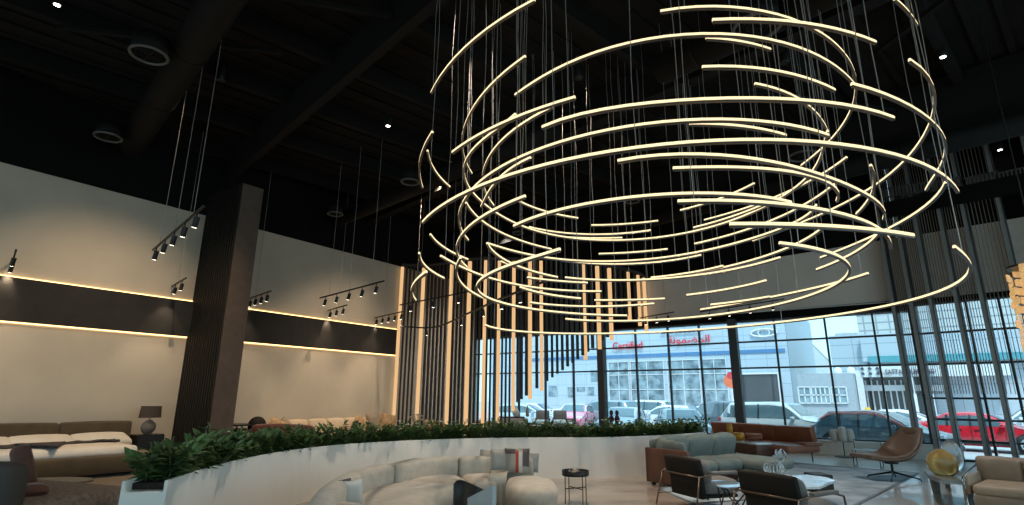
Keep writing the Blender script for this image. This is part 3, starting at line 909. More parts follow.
# near curl of the sofa back at its left end
pp = [at(x, y, z=0.60) - BO for x, y in ((306, 507), (318, 500.5), (334, 499.5), (352, 501.5), (368, 504))]
pp = cat([Vector((p.x, p.y, 0)) for p in pp], 5)
rg = []
for i_, p_ in enumerate(pp):
    d_ = (pp[min(i_+1, len(pp)-1)] - pp[max(i_-1, 0)]).normalized(); n_ = Vector((d_.y, -d_.x, 0))
    rg.append([tuple(p_ + n_*o_ + Vector((0, 0, z_))) for o_, z_ in ((0, 0.06), (0, 0.56), (0.03, 0.60), (0.17, 0.60), (0.2, 0.56), (0.2, 0.06))])
MB().loft(rg).build('backrest', M_sofab, ban, True)

# ------------------------------------------------------------------ near lounge chair seen from behind, and pouf
M_leatherk = mat('black_leather', (0.016, 0.016, 0.018), rough=0.35, bump=(40, 0.1))
M_shell = mat('pale_grey_shell', (0.50, 0.52, 0.53), rough=0.5)
q = at(476, 510, z=0.4); NO = Vector((q.x, q.y, 0))
t = thing('lounge_armchair', 'black leather armchair with a pale outer panel, cut by the lower edge', 'armchair', tuple(NO))
hd_ = Vector((q.x, q.y, 0)).normalized(); sd_ = Vector((hd_.y, -hd_.x, 0))
top_ = [(453.5, 484, .70), (456, 481, .74), (460, 480, .75), (466, 481.5, .75), (475, 485.5, .74), (485, 490, .72)]
rg = []
for i_, (x_, y_, z_) in enumerate(top_):
    p_ = at(x_, y_, z=z_) - NO; d_ = hd_*(0.05 + (0.10 if i_ == 0 else 0))
    rg.append([(p_.x, p_.y, 0.16), (p_.x, p_.y, z_-0.015), (p_.x+d_.x*0.3, p_.y+d_.y*0.3, z_), (p_.x+d_.x, p_.y+d_.y, z_-0.01), (p_.x+d_.x*1.4, p_.y+d_.y*1.4, 0.16)])
MB().loft(rg).build('backrest', M_leatherk, t, True)
pa = at(471, 499, z=.62) - NO; pb = at(496.5, 486, z=.80) - NO
vs_ = [(pa.x, pa.y, 0.12), (pb.x, pb.y, 0.12), (pb.x, pb.y, .80), (pa.x, pa.y, .62)]
vs_ += [(v_[0]-hd_.x*0.0-sd_.x*0.035, v_[1]-sd_.y*0.035, v_[2]+0.008) for v_ in vs_]
MB().add(vs_, [(0,1,2,3),(7,6,5,4),(0,4,5,1),(1,5,6,2),(2,6,7,3),(3,7,4,0)]).build('side_panel', M_shell, t)
c_ = (pa+pb)/2 + hd_*0.15 - sd_*0.22
MB().rbox((c_.x, c_.y, 0.33), (0.42, 0.40, 0.16), 0.05, 0.02, rz=math.atan2(sd_.y, sd_.x)).build('seat', M_leatherk, t, True)
for a_, b_ in ((-.2, -.2), (.2, -.2), (-.2, .2), (.2, .2)):
    e_ = c_ + sd_*a_ + hd_*b_
    MB().tube([(e_.x, e_.y, 0.27), (e_.x, e_.y, 0)], 0.014, 8).build('leg', M_blackmetal, t)
q = at(512, 512, z=0.40)
pf = thing('pouf', 'round taupe pouf in front of the cream throw', 'pouf', (q.x, q.y, 0))
MB().lathe([(0.30, 0.05), (0.38, 0.12), (0.40, 0.24), (0.38, 0.35), (0.30, 0.41), (0.12, 0.43), (0.0, 0.432)], n=32, cap=False).build('cushion', M_sofa, pf, True)
MB().lathe([(0.28, 0.0), (0.28, 0.06)], n=24).build('base', M_dark, pf)

# ------------------------------------------------------------------ green sofa in leather shell
M_green = mat('sage_fabric', (0.13, 0.155, 0.145), rough=0.85, noise=(6, 0.12), bump=(80, 0.15))
M_green2 = mat('sage_fabric_light', (0.155, 0.185, 0.172), rough=0.85, noise=(6, 0.12), bump=(80, 0.15))
M_brownl = mat('brown_saddle_leather', (0.115, 0.05, 0.032), rough=0.45, noise=(5, 0.15))
t = thing('sage_sofa', 'sage green sofa with chaise in a brown leather shell by the planter end', 'sofa', (-4.43, 10.87, 0), rz=math.atan2(0.944, 0.33)); t.scale = (0.85, 1, 1)
MB().rbox((0.05, -0.52, 0.36), (0.10, 0.96, 0.62), 0.02).build('side_shell', M_brownl, t, True)
MB().rbox((1.5, -0.05, 0.36), (3.0, 0.09, 0.62), 0.02).build('back_shell', M_brownl, t, True)
MB().rbox((1.5, -0.5, 0.17), (2.98, 0.86, 0.22), 0.03).build('base', M_brownl, t, True)
MB().rbox((2.45, -0.70, 0.17), (1.08, 1.25, 0.2), 0.03).build('chaise_base', M_green, t, True)
for a, b, d in ((0.12, 1.02, 0.95), (1.04, 1.92, 0.98), (1.94, 3.0, 1.5)):
    MB().rbox(((a+b)/2, -0.1-d/2, 0.36), (b-a, d, 0.2), 0.08, 0.03, n=8).build('seat_cushion', M_green2, t, True)
for k, a in enumerate((0.1, 1.05, 2.0)):
    R = Matrix.Rotation(radians(16), 3, 'X')
    MB().rbox((a+0.47, -0.27, 0.64), (0.95, 0.24, 0.46), 0.10, 0.05, n=8, M=R).build('back_cushion', M_green2, t, True)
MB().rbox((0.2, -0.5, 0.6), (0.14, 0.7, 0.4), 0.07, 0.03, M=Matrix.Rotation(radians(-8), 3, 'Y')).build('arm_cushion', M_green, t, True)
MB().rbox((1.5, -0.12, 0.74), (2.9, 0.12, 0.18), 0.06).build('back_roll', M_green, t, True)
for x, y in ((0.12, -0.1), (0.12, -0.9), (2.9, -0.1), (2.9, -1.6)):
    MB().box((x, y, 0.035), (0.06, 0.06, 0.07)).build('foot', M_blackmetal, t)

# ------------------------------------------------------------------ tubular armchairs seen from behind
M_backk = mat('dark_olive_leather', (0.011, 0.0095, 0.008), rough=0.7, spec=0.25)
M_seatg = mat('warm_grey_fabric', (0.17, 0.16, 0.15), rough=0.85, bump=(80, 0.15))
M_tubeb = mat('bronze_tube', (0.16, 0.12, 0.095), rough=0.35, metal=0.8)
def armchair(label, x, y, rz):
    t = thing('armchair', label, 'armchair', (x, y, 0), rz=rz, group='dark tubular armchairs seen from behind')
    MB().rbox((0, -0.02, 0.60), (0.80, 0.10, 0.28), 0.035, 0.01, M=Matrix.Rotation(radians(10), 3, 'X')).build('backrest', M_backk, t, True)
    MB().rbox((0, 0.03, 0.33), (0.72, 0.09, 0.30), 0.03, 0.01, M=Matrix.Rotation(radians(6), 3, 'X')).build('back_panel', M_backk, t, True)
    MB().rbox((0, 0.12, 0.55), (0.74, 0.18, 0.30), 0.08, 0.04, M=Matrix.Rotation(radians(12), 3, 'X')).build('back_cushion', M_seatg, t, True)
    MB().rbox((0, 0.40, 0.33), (0.70, 0.66, 0.20), 0.08, 0.04).build('seat_cushion', M_seatg, t, True)
    MB().rbox((0, 0.38, 0.21), (0.66, 0.62, 0.05), 0.02).build('seat_base', M_backk, t, True)
    MB().tube([(-0.44, -0.09, 0.50), (0.44, -0.09, 0.50)], 0.012, 8).build('back_rail', M_tubeb, t, True)
    for s_ in (-1, 1):
        MB().tube([(s_*0.44, -0.09, 0.50), (s_*0.47, -0.22, 0.0)], 0.012, 8).build('leg', M_tubeb, t, True)
        MB().tube([(s_*0.46, 0.70, 0.50), (s_*0.47, 0.78, 0.0)], 0.012, 8).build('leg', M_tubeb, t, True)
        MB().tube([(s_*0.44, -0.09, 0.50), (s_*0.46, 0.1, 0.53), (s_*0.46, 0.5, 0.54), (s_*0.46, 0.70, 0.50)], 0.012, 8).build('arm_rail', M_tubeb, t, True)
        MB().rbox((s_*0.46, 0.34, 0.555), (0.08, 0.46, 0.04), 0.018).build('armrest', M_seatg, t, True)
        MB().tube([(s_*0.47, -0.17, 0.17), (s_*0.47, 0.75, 0.17)], 0.009, 8).build('side_rail', M_tubeb, t, True)
armchair('dark tubular armchair just in front of the sage sofa', -2.98, 8.85, radians(-34))
armchair('dark tubular armchair nearest the marble coffee table', -1.55, 7.62, radians(-27))

# glass side table between them
M_bglass = mat('blue_glass_top', (0.30, 0.42, 0.52), rough=0.06, spec=0.9, coat=1.0)
p = at(731, 484, z=0.48)
t = thing('glass_side_table', 'low triangular blue glass side table between the two dark armchairs', 'side table', (p.x, p.y, 0), rz=0.5)
poly = []
for k in range(3):
    a = 2*pi*k/3
    for j in (-1, 0, 1):
        poly.append((0.34*cos(a+j*0.22), 0.34*sin(a+j*0.22)))
MB().prism(poly, 0.468, 0.482).build('table_top', M_bglass, t)
for k in range(3):
    a = 2*pi*k/3
    MB().tube([(0.27*cos(a), 0.27*sin(a), 0.468), (0.24*cos(a+1.9), 0.24*sin(a+1.9), 0)], 0.01, 8).build('leg', M_blackmetal, t)
    MB().tube([(0.27*cos(a), 0.27*sin(a), 0.468), (0.24*cos(a-1.9), 0.24*sin(a-1.9), 0)], 0.01, 8).build('leg', M_blackmetal, t)

# rug
M_rug = mat('blue_grey_rug', (0.28, 0.36, 0.42), rough=0.9, noise=(2.2, 0.25, (0.42, 0.50, 0.56)), bump=(120, 0.3))
M_rugb = mat('rug_binding', (0.16, 0.20, 0.23), rough=0.9)
r0 = at(672, 488, z=0); r1 = at(712, 504, z=0); r2 = at(889, 486, z=0); r3 = at(860, 500, z=0)
ra = Vector((-3.95, 10.1, 0)); rb = Vector((-1.75, 6.2, 0)); rc = Vector((0.45, 7.4, 0)); 
dirA = Vector((-0.49, 0.87, 0)); dirB = Vector((0.87, 0.49, 0))
org = Vector((r1.x, r1.y, 0)) - dirA*2.6
L_ = 6.4
w_ = (Vector((r2.x, r2.y, 0)) - org).dot(dirB)
w_ = 2.6
rp_ = [Vector(c_) for c_ in ((-3.95, 10.35, 0), (-1.44, 7.6, 0), (-0.12, 16.2, 0), (-4.1, 16.9, 0))]; org = rp_[0]
rug = thing('rug', 'blue grey streaked rug under the armchairs and coffee table', 'rug', tuple(org))
MB().prism([tuple(p - org) for p in rp_], 0.0, 0.012).build('pile', M_rug, rug)
mb = MB()
for i in range(4): mb.bar(rp_[i]-org+Vector((0,0,0.008)), rp_[(i+1) % 4]-org+Vector((0,0,0.008)), 0.05, 0.016)
mb.build('border', M_rugb, rug)

# ------------------------------------------------------------------ marble coffee table
M_marble = mat('white_marble', (0.60, 0.62, 0.62), rough=0.12, coat=0.6, noise=(2.5, 0.15, (0.72, 0.74, 0.74)))
p = at(795, 482, z=0.36)
CT0 = Vector((p.x, p.y, 0))
t = thing('coffee_table', 'low coffee table of two pale marble slabs on black block legs', 'coffee table', tuple(CT0))
def slab(px_, z, th):
    mb = MB(); P_ = [at(x, y, z=z) - CT0 for x, y in px_]
    return mb.prism([(q.x, q.y) for q in P_], z-th, z)
slab([(783, 477), (803, 487), (820, 486.5), (830, 482), (835.5, 480.5), (826, 477), (806, 474.5)], 0.36, 0.035).build('table_top', M_marble, t)
slab([(738, 478), (760, 486), (790, 487.5), (806, 483), (797, 476), (770, 471.5), (750, 472)], 0.31, 0.035).build('lower_slab', M_marble, t)
for (x, y, sx_, sy_) in ((820, 491.5, 0.30, 0.42), (765, 492, 0.3, 0.4)):
    q = at(x, y, z=0.02) - CT0
    MB().rbox((q.x, q.y, 0.15 if x < 800 else 0.165), (sx_, sy_, 0.27 if x < 800 else 0.315), 0.01, rz=0.6).build('block_leg', M_dark, t)
M_clear = mat('clear_glass', (0.85, 0.92, 0.95), rough=0.03, spec=1.0, trans=0.85, ior=1.4)
q = at(774, 474, z=0.32)
t = thing('glass_bowl', 'looped clear glass bowl on the coffee table behind the armchair', 'bowl', (q.x, q.y, 0.312))
for k in range(9):
    a = pi*k/9
    MB().tube([(0.17*cos(b)*cos(a), 0.17*cos(b)*sin(a), 0.11+0.10*sin(b)) for b in [2*pi*i/18 for i in range(18)]], 0.012, 6, True).build('glass_loop', M_clear, t, True)
q = at(782, 471, z=0.32)
t = thing('glass_sculpture', 'tall twisted clear glass ornament rising beside the looped bowl', 'ornament', (q.x, q.y, 0.312))
MB().lathe([(0.07, 0), (0.07, 0.012), (0.02, 0.03)], n=18).build('base', M_clear, t, True)
MB().tube([(0.045*cos(i*0.7), 0.045*sin(i*0.7), 0.02+0.022*i) for i in range(18)], [0.022-0.0008*i for i in range(18)], 8).build('twist', M_clear, t, True)
for k in range(4):
    a = k*1.57
    MB().tube([(0.02*cos(a), 0.02*sin(a), 0.2), (0.09*cos(a), 0.09*sin(a), 0.3), (0.06*cos(a), 0.06*sin(a), 0.38)], [0.016, 0.012, 0.006], 6).build('glass_petal', M_clear, t, True)

# ------------------------------------------------------------------ tan leather sofa by the window
M_tan = mat('tan_leather', (0.24, 0.085, 0.045), rough=0.42, noise=(4, 0.12))
M_tan2 = mat('tan_leather_seat', (0.27, 0.11, 0.065), rough=0.4, noise=(4, 0.12))
q = at(715, 421.5, z=0.88); q2 = at(816, 427, z=0.88)
d = Vector((q2.x-q.x, q2.y-q.y, 0)); Ls = d.length
t = thing('leather_sofa', 'long low tan leather sofa with three back panels in front of the window', 'sofa', (q.x, q.y, 0), rz=math.atan2(d.y, d.x))
for k in range(3):
    w3 = Ls/3
    MB().rbox((w3*(k+0.5), -0.1, 0.66), (w3-0.02, 0.2, 0.44), 0.04, 0.01, M=Matrix.Rotation(radians(8), 3, 'X')).build('back_panel', M_tan, t, True)
MB().rbox((Ls*0.33, -0.55, 0.36), (Ls*0.64, 0.9, 0.18), 0.05, 0.02).build('seat', M_tan2, t, True)
MB().rbox((Ls*0.84, -0.78, 0.35), (Ls*0.42, 1.25, 0.2), 0.06, 0.02, n=8).build('seat', M_tan2, t, True)
MB().rbox((Ls*1.01, -0.42, 0.46), (0.35, 0.7, 0.10), 0.05).build('arm_pad', M_tan, t, True)
for x, y in ((0.1, -0.2), (0.1, -0.9), (Ls*0.7, -1.25), (Ls*0.98, -1.25), (Ls*0.98, -0.2)):
    MB().tube([(x, y, 0), (x, y, 0.27)], 0.015, 8).build('leg', M_blackmetal, t)
mb = MB().bar((0, -0.5, 0.25), (Ls*1.02, -0.5, 0.25), 0.5, 0.03); mb.build('frame', M_blackmetal, t)
# bench with white top, left of the tan sofa
q = at(718, 438, z=0.5); q2 = at(757, 442.5, z=0.5)
d = Vector((q2.x-q.x, q2.y-q.y, 0)); Lb = d.length
t = thing('leather_bench', 'brown leather bench with a white shelf top beside the tan sofa', 'bench', (q.x, q.y, 0), rz=math.atan2(d.y, d.x))
MB().rbox((Lb/2, 0.25, 0.30), (Lb, 0.55, 0.26), 0.03).build('body', M_brownl, t, True)
MB().rbox((Lb/2, 0.25, 0.455), (Lb, 0.57, 0.05), 0.01).build('shelf_top', M_marble, t, True)
for x in (0.08, Lb-0.08):
    MB().box((x, 0.25, 0.085), (0.05, 0.45, 0.17)).build('foot', M_blackmetal, t)
M_yel = mat('mustard_glaze', (0.62, 0.30, 0.03), rough=0.35)
q = at(729.5, 439, z=0.485)
v = MB().lathe([(0.0, 0), (0.085, 0.0), (0.085, 0.3), (0.07, 0.42), (0.055, 0.42), (0.05, 0.3), (0.0, 0.28)], n=20, cap=False).build('tall_vase', M_yel, None, True)
v.location = (q.x, q.y+0.1, 0.482); tag(v, 'tall mustard yellow vase on the white bench top', 'vase')
q = at(738, 439.5, z=0.485)
v = MB().lathe([(0.0, 0), (0.10, 0.0), (0.16, 0.06), (0.17, 0.12), (0.14, 0.18), (0.10, 0.19), (0.10, 0.17), (0.0, 0.05)], n=20, cap=False).build('low_bowl', M_yel, None, True)
v.location = (q.x, q.y+0.1, 0.482); tag(v, 'squat mustard yellow bowl beside the tall yellow vase', 'bowl')
M_blush = mat('blush_fabric', (0.45, 0.33, 0.31), rough=0.85)
def bolster(label, x, y, z, L, r, m, rz):
    q = at(x, y, z=z)
    mb = MB(); mb.tube([(-L/2, 0, 0), (-L/2+0.02, 0, 0), (L/2-0.02, 0, 0), (L/2, 0, 0)], [r*0.86, r, r, r*0.86], 16)
    o = mb.build('bolster', m, None, True); o.location = q; o.rotation_euler = (0, 0, rz); tag(o, label, 'cushion', 'bolsters beside the tan sofa')
    MB().tube([(L/2, 0, 0), (L/2+0.008, 0, 0)], r*0.25, 10).build('button', m, o)
bolster('tan leather bolster lying at the end of the brown bench', 754, 437.5, 0.53, 0.45, 0.12, M_tan2, 0.2)
bolster('pale blush bolster lying low in front of the tan one', 761, 447, 0.36, 0.55, 0.14, M_blush, 0.2)

# ------------------------------------------------------------------ pod stand by the window
M_pod = mat('frosted_pod', (0.50, 0.52, 0.50), rough=0.3, spec=0.6)
q = at(845, 457, z=0)
t = thing('floor_lamp', 'low black stand carrying pale ribbed glass pods by the window', 'lamp', (q.x, q.y, 0))
MB().lathe([(0.26, 0), (0.26, 0.015), (0.03, 0.025)], n=24).build('base', M_blackmetal, t)
MB().tube([(0, 0, 0), (0, 0, 1.0)], 0.014, 8).build('pole', M_blackmetal, t)
for k, (x, y, h) in enumerate(((-0.20, 0, 0.34), (0.02, -0.08, 0.42), (0.20, 0.02, 0.36))):
    rb_ = []
    for z, r in ((0, 0.07), (0.03, 0.10), (h*0.5, 0.115), (h-0.03, 0.09), (h, 0.05)):
        rb_.append([(x+r*(1+0.06*(i % 2))*cos(2*pi*i/24), y+r*(1+0.06*(i % 2))*sin(2*pi*i/24), 0.42+z) for i in range(24)])
    MB().loft(rb_).build('glass_pod', M_pod, t, True)
# small wire side table behind the lounge chair
q = at(869, 467, z=0)
t = thing('wire_side_table', 'thin black wire side table with pale top behind the swivel chair', 'side table', (q.x, q.y, 0), rz=-0.1)
MB().rbox((0, 0, 0.405), (0.62, 0.42, 0.03), 0.01).build('table_top', M_marble, t)
for x in (-0.28, 0.28):
    MB().tube([(x, -0.2, 0.4), (x, -0.2, 0.01), (x, 0.2, 0.01), (x, 0.2, 0.4)], 0.01, 6).build('wire_leg', M_blackmetal, t)
MB().tube([(-0.29, 0.2, 0.42), (-0.29, 0.2, 0.62), (0.29, 0.2, 0.62), (0.29, 0.2, 0.42)], 0.01, 6).build('back_rail', M_blackmetal, t)

# ------------------------------------------------------------------ leather swivel lounge chair
M_cog = mat('brown_lounge_leather', (0.135, 0.088, 0.062), rough=0.45, noise=(5, 0.12))
M_cog2 = mat('lounge_leather_inside', (0.17, 0.112, 0.08), rough=0.45, noise=(5, 0.12))
q = at(894, 480, z=0)
t = thing('lounge_chair', 'low slung brown leather swivel lounge chair by the window', 'lounge chair', (q.x, q.y, 0), rz=radians(222))
# local +X is the front; sections: (x, z, half width, side lift)
secs = [(0.70, 0.47, 0.30, 0.00), (0.66, 0.47, 0.36, 0.01), (0.45, 0.43, 0.40, 0.02), (0.2, 0.40, 0.42, 0.05), (-0.05, 0.385, 0.44, 0.11), (-0.25, 0.40, 0.46, 0.20),
        (-0.38, 0.50, 0.46, 0.20), (-0.46, 0.64, 0.43, 0.15), (-0.54, 0.80, 0.37, 0.10), (-0.60, 0.93, 0.30, 0.06), (-0.64, 1.02, 0.24, 0.04), (-0.65, 1.04, 0.20, 0.03)]
def shell(off, thick=0.0):
    rows = []
    for i, (x, z, hw, lf) in enumerate(secs):
        x0, z0 = secs[max(i-1, 0)][:2]; x1, z1 = secs[min(i+1, len(secs)-1)][:2]
        tx, tz = x1-x0, z1-z0; L = math.hypot(tx, tz); nx, nz = -tz/L, tx/L   # normal
        if nz < 0 and i < 6: nx, nz = -nx, -nz
        if i >= 6 and nx < 0: nx, nz = -nx, -nz
        row = []
        for k in range(9):
            u = -1 + 2*k/8; l = lf*abs(u)**2.2
            row.append((x + nx*(l+off), u*hw, z + nz*(l+off)))
        rows.append(row)
    return rows
def sheet(rows, name, m, flip=False):
    n = len(rows[0]); vs = [p for r in rows for p in r]
    fs = [(i*n+j, i*n+j+1, (i+1)*n+j+1, (i+1)*n+j) for i in range(len(rows)-1) for j in range(n-1)]
    return MB().add(vs, fs).build(name, m, t, True)
o = sheet(shell(-0.02), 'outer_shell', M_cog); md = o.modifiers.new('thickness', 'SOLIDIFY'); md.thickness = 0.03; md.offset = 0
rows = shell(0.02); rows = [[(p[0], p[1]*0.93, p[2]) for p in r] for r in rows[:6]]
o = sheet(rows, 'seat_cushion', M_cog2); md = o.modifiers.new('thickness', 'SOLIDIFY'); md.thickness = 0.06; md.offset = 0
rows = shell(0.025); rows = [[(p[0], p[1]*0.93, p[2]) for p in r] for r in rows[5:11]]
o = sheet(rows, 'back_cushion', M_cog2); md = o.modifiers.new('thickness', 'SOLIDIFY'); md.thickness = 0.05; md.offset = 0
MB().rbox((-0.585, 0, 0.945), (0.11, 0.46, 0.13), 0.045, M=Matrix.Rotation(radians(-24), 3, 'Y')).build('headrest', M_cog, t, True)
MB().lathe([(0.13, 0.32), (0.13, 0.36)], n=16).build('swivel_plate', M_blackmetal, t)
MB().tube([(0, 0, 0.14), (0, 0, 0.34)], 0.025, 10).build('pedestal', M_blackmetal, t)
for k in range(4):
    a = pi/4 + k*pi/2
    MB().tube([(0, 0, 0.16), (0.45*cos(a), 0.45*sin(a), 0.05), (0.47*cos(a), 0.47*sin(a), 0.0)], [0.02, 0.014, 0.012], 8).build('leg', M_blackmetal, t)

# ------------------------------------------------------------------ grey side table with amber vase
M_pewter = mat('brushed_pewter', (0.25, 0.25, 0.235), rough=0.35, metal=0.5)
pts = [at(x, y, z=0.42) for x, y in ((924, 469.5), (935, 468.5), (962, 471), (976, 474.5), (976, 478), (967, 481), (940, 479), (928, 475))]
q = sum(pts, Vector())/len(pts); q.z = 0
t = thing('side_table', 'grey three legged side table holding the amber glass vase', 'side table', (q.x, q.y, 0))
MB().prism([(p.x-q.x, p.y-q.y) for p in pts], 0.36, 0.42).build('table_top', M_pewter, t)
for (fx, fy, tx, ty, w_) in ((937, 494, 933, 473, 0.16), (969, 499, 968, 478, 0.18), (948, 487, 944, 470, 0.10)):
    a = at(fx, fy, z=0) - q; b = at(tx, ty, z=0.38) - q
    dd = Vector((RT.x, RT.y, 0)).normalized()
    e_ = Vector((-dd.y, dd.x, 0))*0.05
    vs = []
    for base, ww in ((a, w_*0.62), (b, w_)):
        for sx_, sy_ in ((-1,-1),(1,-1),(1,1),(-1,1)):
            v_ = base + dd*ww/2*sx_ + e_*sy_*0.5; vs.append((v_.x, v_.y, base.z))
    MB().add(vs, [(0,3,2,1),(4,5,6,7),(0,1,5,4),(1,2,6,5),(2,3,7,6),(3,0,4,7)]).build('leg', M_pewter, t)
M_ambg = mat('amber_glass', (0.72, 0.45, 0.15), rough=0.08, spec=0.8, trans=0.55, ior=1.35)
v0 = at(946, 475.5, z=0.42)
rg = []
for z, rx_, ry_ in ((0, .16, .09), (0.03, .20, .11), (0.10, .27, .13), (0.22, .30, .145), (0.34, .29, .14), (0.44, .24, .12), (0.50, .15, .09), (0.53, .09, .06), (0.56, .09, .06)):
    rg.append([(rx_*cos(2*pi*i/28), ry_*sin(2*pi*i/28), z) for i in range(28)])
o = MB().loft(rg).build('amber_vase', M_ambg, None, True); o.scale = (0.72, 0.72, 0.72); o.location = (v0.x-0.02, v0.y, 0.422); o.rotation_euler = (0, 0, YAW*0 - 0.15)
tag(o, 'wide flattened amber glass vase on the grey side table', 'vase')
v1 = at(951, 473, z=0.42)
o = MB().lathe([(0.10, 0), (0.17, 0.05), (0.20, 0.2), (0.20, 0.4), (0.16, 0.52), (0.08, 0.60), (0.06, 0.63)], n=24).build('smoke_vase', M_clear, None, True)
o.scale = (0.75, 0.75, 0.82); o.location = (v1.x+0.06, v1.y+0.22, 0.422); tag(o, 'taller clear glass vase just behind the amber one', 'vase')

# ------------------------------------------------------------------ beige sofa at the right edge
M_bl = mat('beige_leather', (0.33, 0.245, 0.18), rough=0.5, noise=(5, 0.1))
M_bl2 = mat('beige_leather_light', (0.43, 0.33, 0.24), rough=0.5, noise=(5, 0.1))
t = thing('beige_sofa', 'beige leather sofa cut off by the right edge of the picture', 'sofa', (0.70, 11.95, 0), rz=radians(-14))
MB().rbox((1.1, 0.0, 0.52), (2.2, 0.18, 0.46), 0.05, 0.01, M=Matrix.Rotation(radians(8), 3, 'X')).build('backrest', M_bl, t, True)
MB().rbox((0.30, -0.13, 0.55), (0.52, 0.16, 0.40), 0.07, 0.03, M=Matrix.Rotation(radians(12), 3, 'X')).build('back_cushion', M_bl, t, True)
MB().rbox((1.25, -0.15, 0.55), (1.3, 0.18, 0.40), 0.08, 0.04, M=Matrix.Rotation(radians(12), 3, 'X')).build('back_cushion', M_bl2, t, True)
MB().rbox((1.15, -0.62, 0.36), (2.1, 0.98, 0.14), 0.05, 0.02).build('seat_cushion', M_bl2, t, True)
MB().rbox((1.15, -0.62, 0.21), (2.1, 1.0, 0.18), 0.03, 0.0).build('base', M_bl, t, True)
for s_ in (0, 1):
    x = 0.02 + 2.2*s_
    MB().tube([(x, 0.08, 0.66), (x-0.03, -0.2, 0.60), (x-0.03, -1.0, 0.50), (x, -1.12, 0.12), (x, -1.12, 0.0)], 0.014, 8).build('arm_frame', M_chrome, t, True)
    MB().tube([(x, 0.08, 0.66), (x, 0.1, 0.0)], 0.014, 8).build('leg', M_chrome, t, True)
    MB().rbox((x+0.01, -0.5, 0.40), (0.05, 0.95, 0.26), 0.02).build('side_panel', M_bl2, t, True)

# ------------------------------------------------------------------ gold hanging lamp at right
M_gold = mat('gold_glass', (0.75, 0.45, 0.12), rough=0.2, emit=(1.0, 0.60, 0.26), es=0.20, noise=(9, 0.5, (0.8, 0.52, 0.2)))
t = thing('pendant_lamp', 'gold glass hanging lamp of stacked small plates at the right edge', 'pendant lamp', (1.66, 12.2, 1.9))
rr = random.Random(5)
MB().tube([(0.35, 0, 1.8), (0.35, 0, 7.0)], 0.01, 6).build('cable', M_blackmetal, t)
MB().lathe([(0.36, 1.84), (0.36, 1.87)], (0.30, 0, 0), 24).build('canopy_plate', M_blackmetal, t)
for ring_, (rad, nn) in enumerate(((0.36, 9), (0.2, 5))):
    for k in range(nn):
        a = 2*pi*k/nn + ring_*0.3; cx_ = 0.30 + rad*cos(a); cy_ = rad*sin(a); top = 1.8 - 0.10*(k % 3); n = 11 - ring_*2
        mb = MB()
        for j in range(n):
            zc = top - j*0.155; tw = a + pi/2 + rr.uniform(-0.4, 0.4); w2 = 0.075; tl = rr.uniform(-0.02, 0.02)
            e = Vector((cos(tw), sin(tw), 0)); nn_ = Vector((-sin(tw), cos(tw), 0))*0.008
            c = Vector((cx_, cy_, zc))
            q4 = [c + e*w2 + Vector((0,0,tl)), c + Vector((0,0,0.088)), c - e*w2 - Vector((0,0,tl)), c - Vector((0,0,0.088))]
            q4 = [c + (q_-c)*1.0 for q_ in q4]
            hx = [c + e*w2*0.95 + Vector((0,0,0.045)), c + e*w2*0.6 + Vector((0,0,0.07)), c - e*w2*0.8 + Vector((0,0,0.06)), c - e*w2*0.95 - Vector((0,0,0.05)), c - e*w2*0.5 - Vector((0,0,0.07)), c + e*w2*0.9 - Vector((0,0,0.05))]
            mb.add([tuple(h-nn_) for h in hx] + [tuple(h+nn_) for h in hx], [(0,1,2,3,4,5),(11,10,9,8,7,6)] + [(i, (i+1) % 6, 6+(i+1) % 6, 6+i) for i in range(6)])
        mb.build('glass_strand', M_gold, t)

# ------------------------------------------------------------------ bed group by the left wall
M_olive = mat('olive_velvet', (0.075, 0.052, 0.027), rough=0.8, noise=(4, 0.15), sheen=0.2)
M_sheet = mat('white_bedding', (0.72, 0.68, 0.62), rough=0.9, bump=(6, 0.35))
M_knit = mat('charcoal_throw', (0.06, 0.05, 0.05), rough=0.95, bump=(50, 0.4), noise=(10, 0.4))
t = thing('bed', 'wide olive upholstered bed with white bedding against the beige wall', 'bed', (-14.7, 4.9, 0))
for a, b in ((-1.9, -0.0), (0.02, 1.5)):
    MB().rbox((-1.38, (a+b)/2, 0.55), (0.22, b-a, 0.82), 0.06, 0.02, n=8, M=Matrix.Rotation(radians(-6), 3, 'Y')).build('headboard', M_olive, t, True)
MB().rbox((0.0, -0.45, 0.24), (2.75, 2.65, 0.34), 0.08, 0.01, n=8).build('bed_frame', M_olive, t, True)
MB().box((0, -0.45, 0.045), (2.2, 2.2, 0.09)).build('plinth', M_dark, t)
MB().rbox((-0.1, -0.45, 0.44), (2.4, 2.4, 0.24), 0.10, 0.04, n=8).build('mattress', M_sheet, t, True)
for k, (y, lb) in enumerate(((0.25, 'right hand white bed pillow, nearest the nightstand'), (-0.85, 'middle white bed pillow beside the right hand one'), (-1.9, 'white bed pillow cut by the left edge'))):
    c = Vector((-15.45, 5.32 + y, 0.56))
    o = MB().rbox((0, 0, 0), (0.62, 1.12, 0.20), 0.09, 0.06, n=8, M=Matrix.Rotation(radians(16), 3, 'Y')).build('pillow', M_sheet, None, True)
    o.location = c; tag(o, lb, 'pillow', 'white pillows on the bed')
    MB().tube([Vector((0.28*cos(radians(24)), -0.44, -0.28*sin(radians(24)))), Vector((0.28*cos(radians(24)), 0.44, -0.28*sin(radians(24))))], 0.008, 6).build('hem', M_sheet, o)
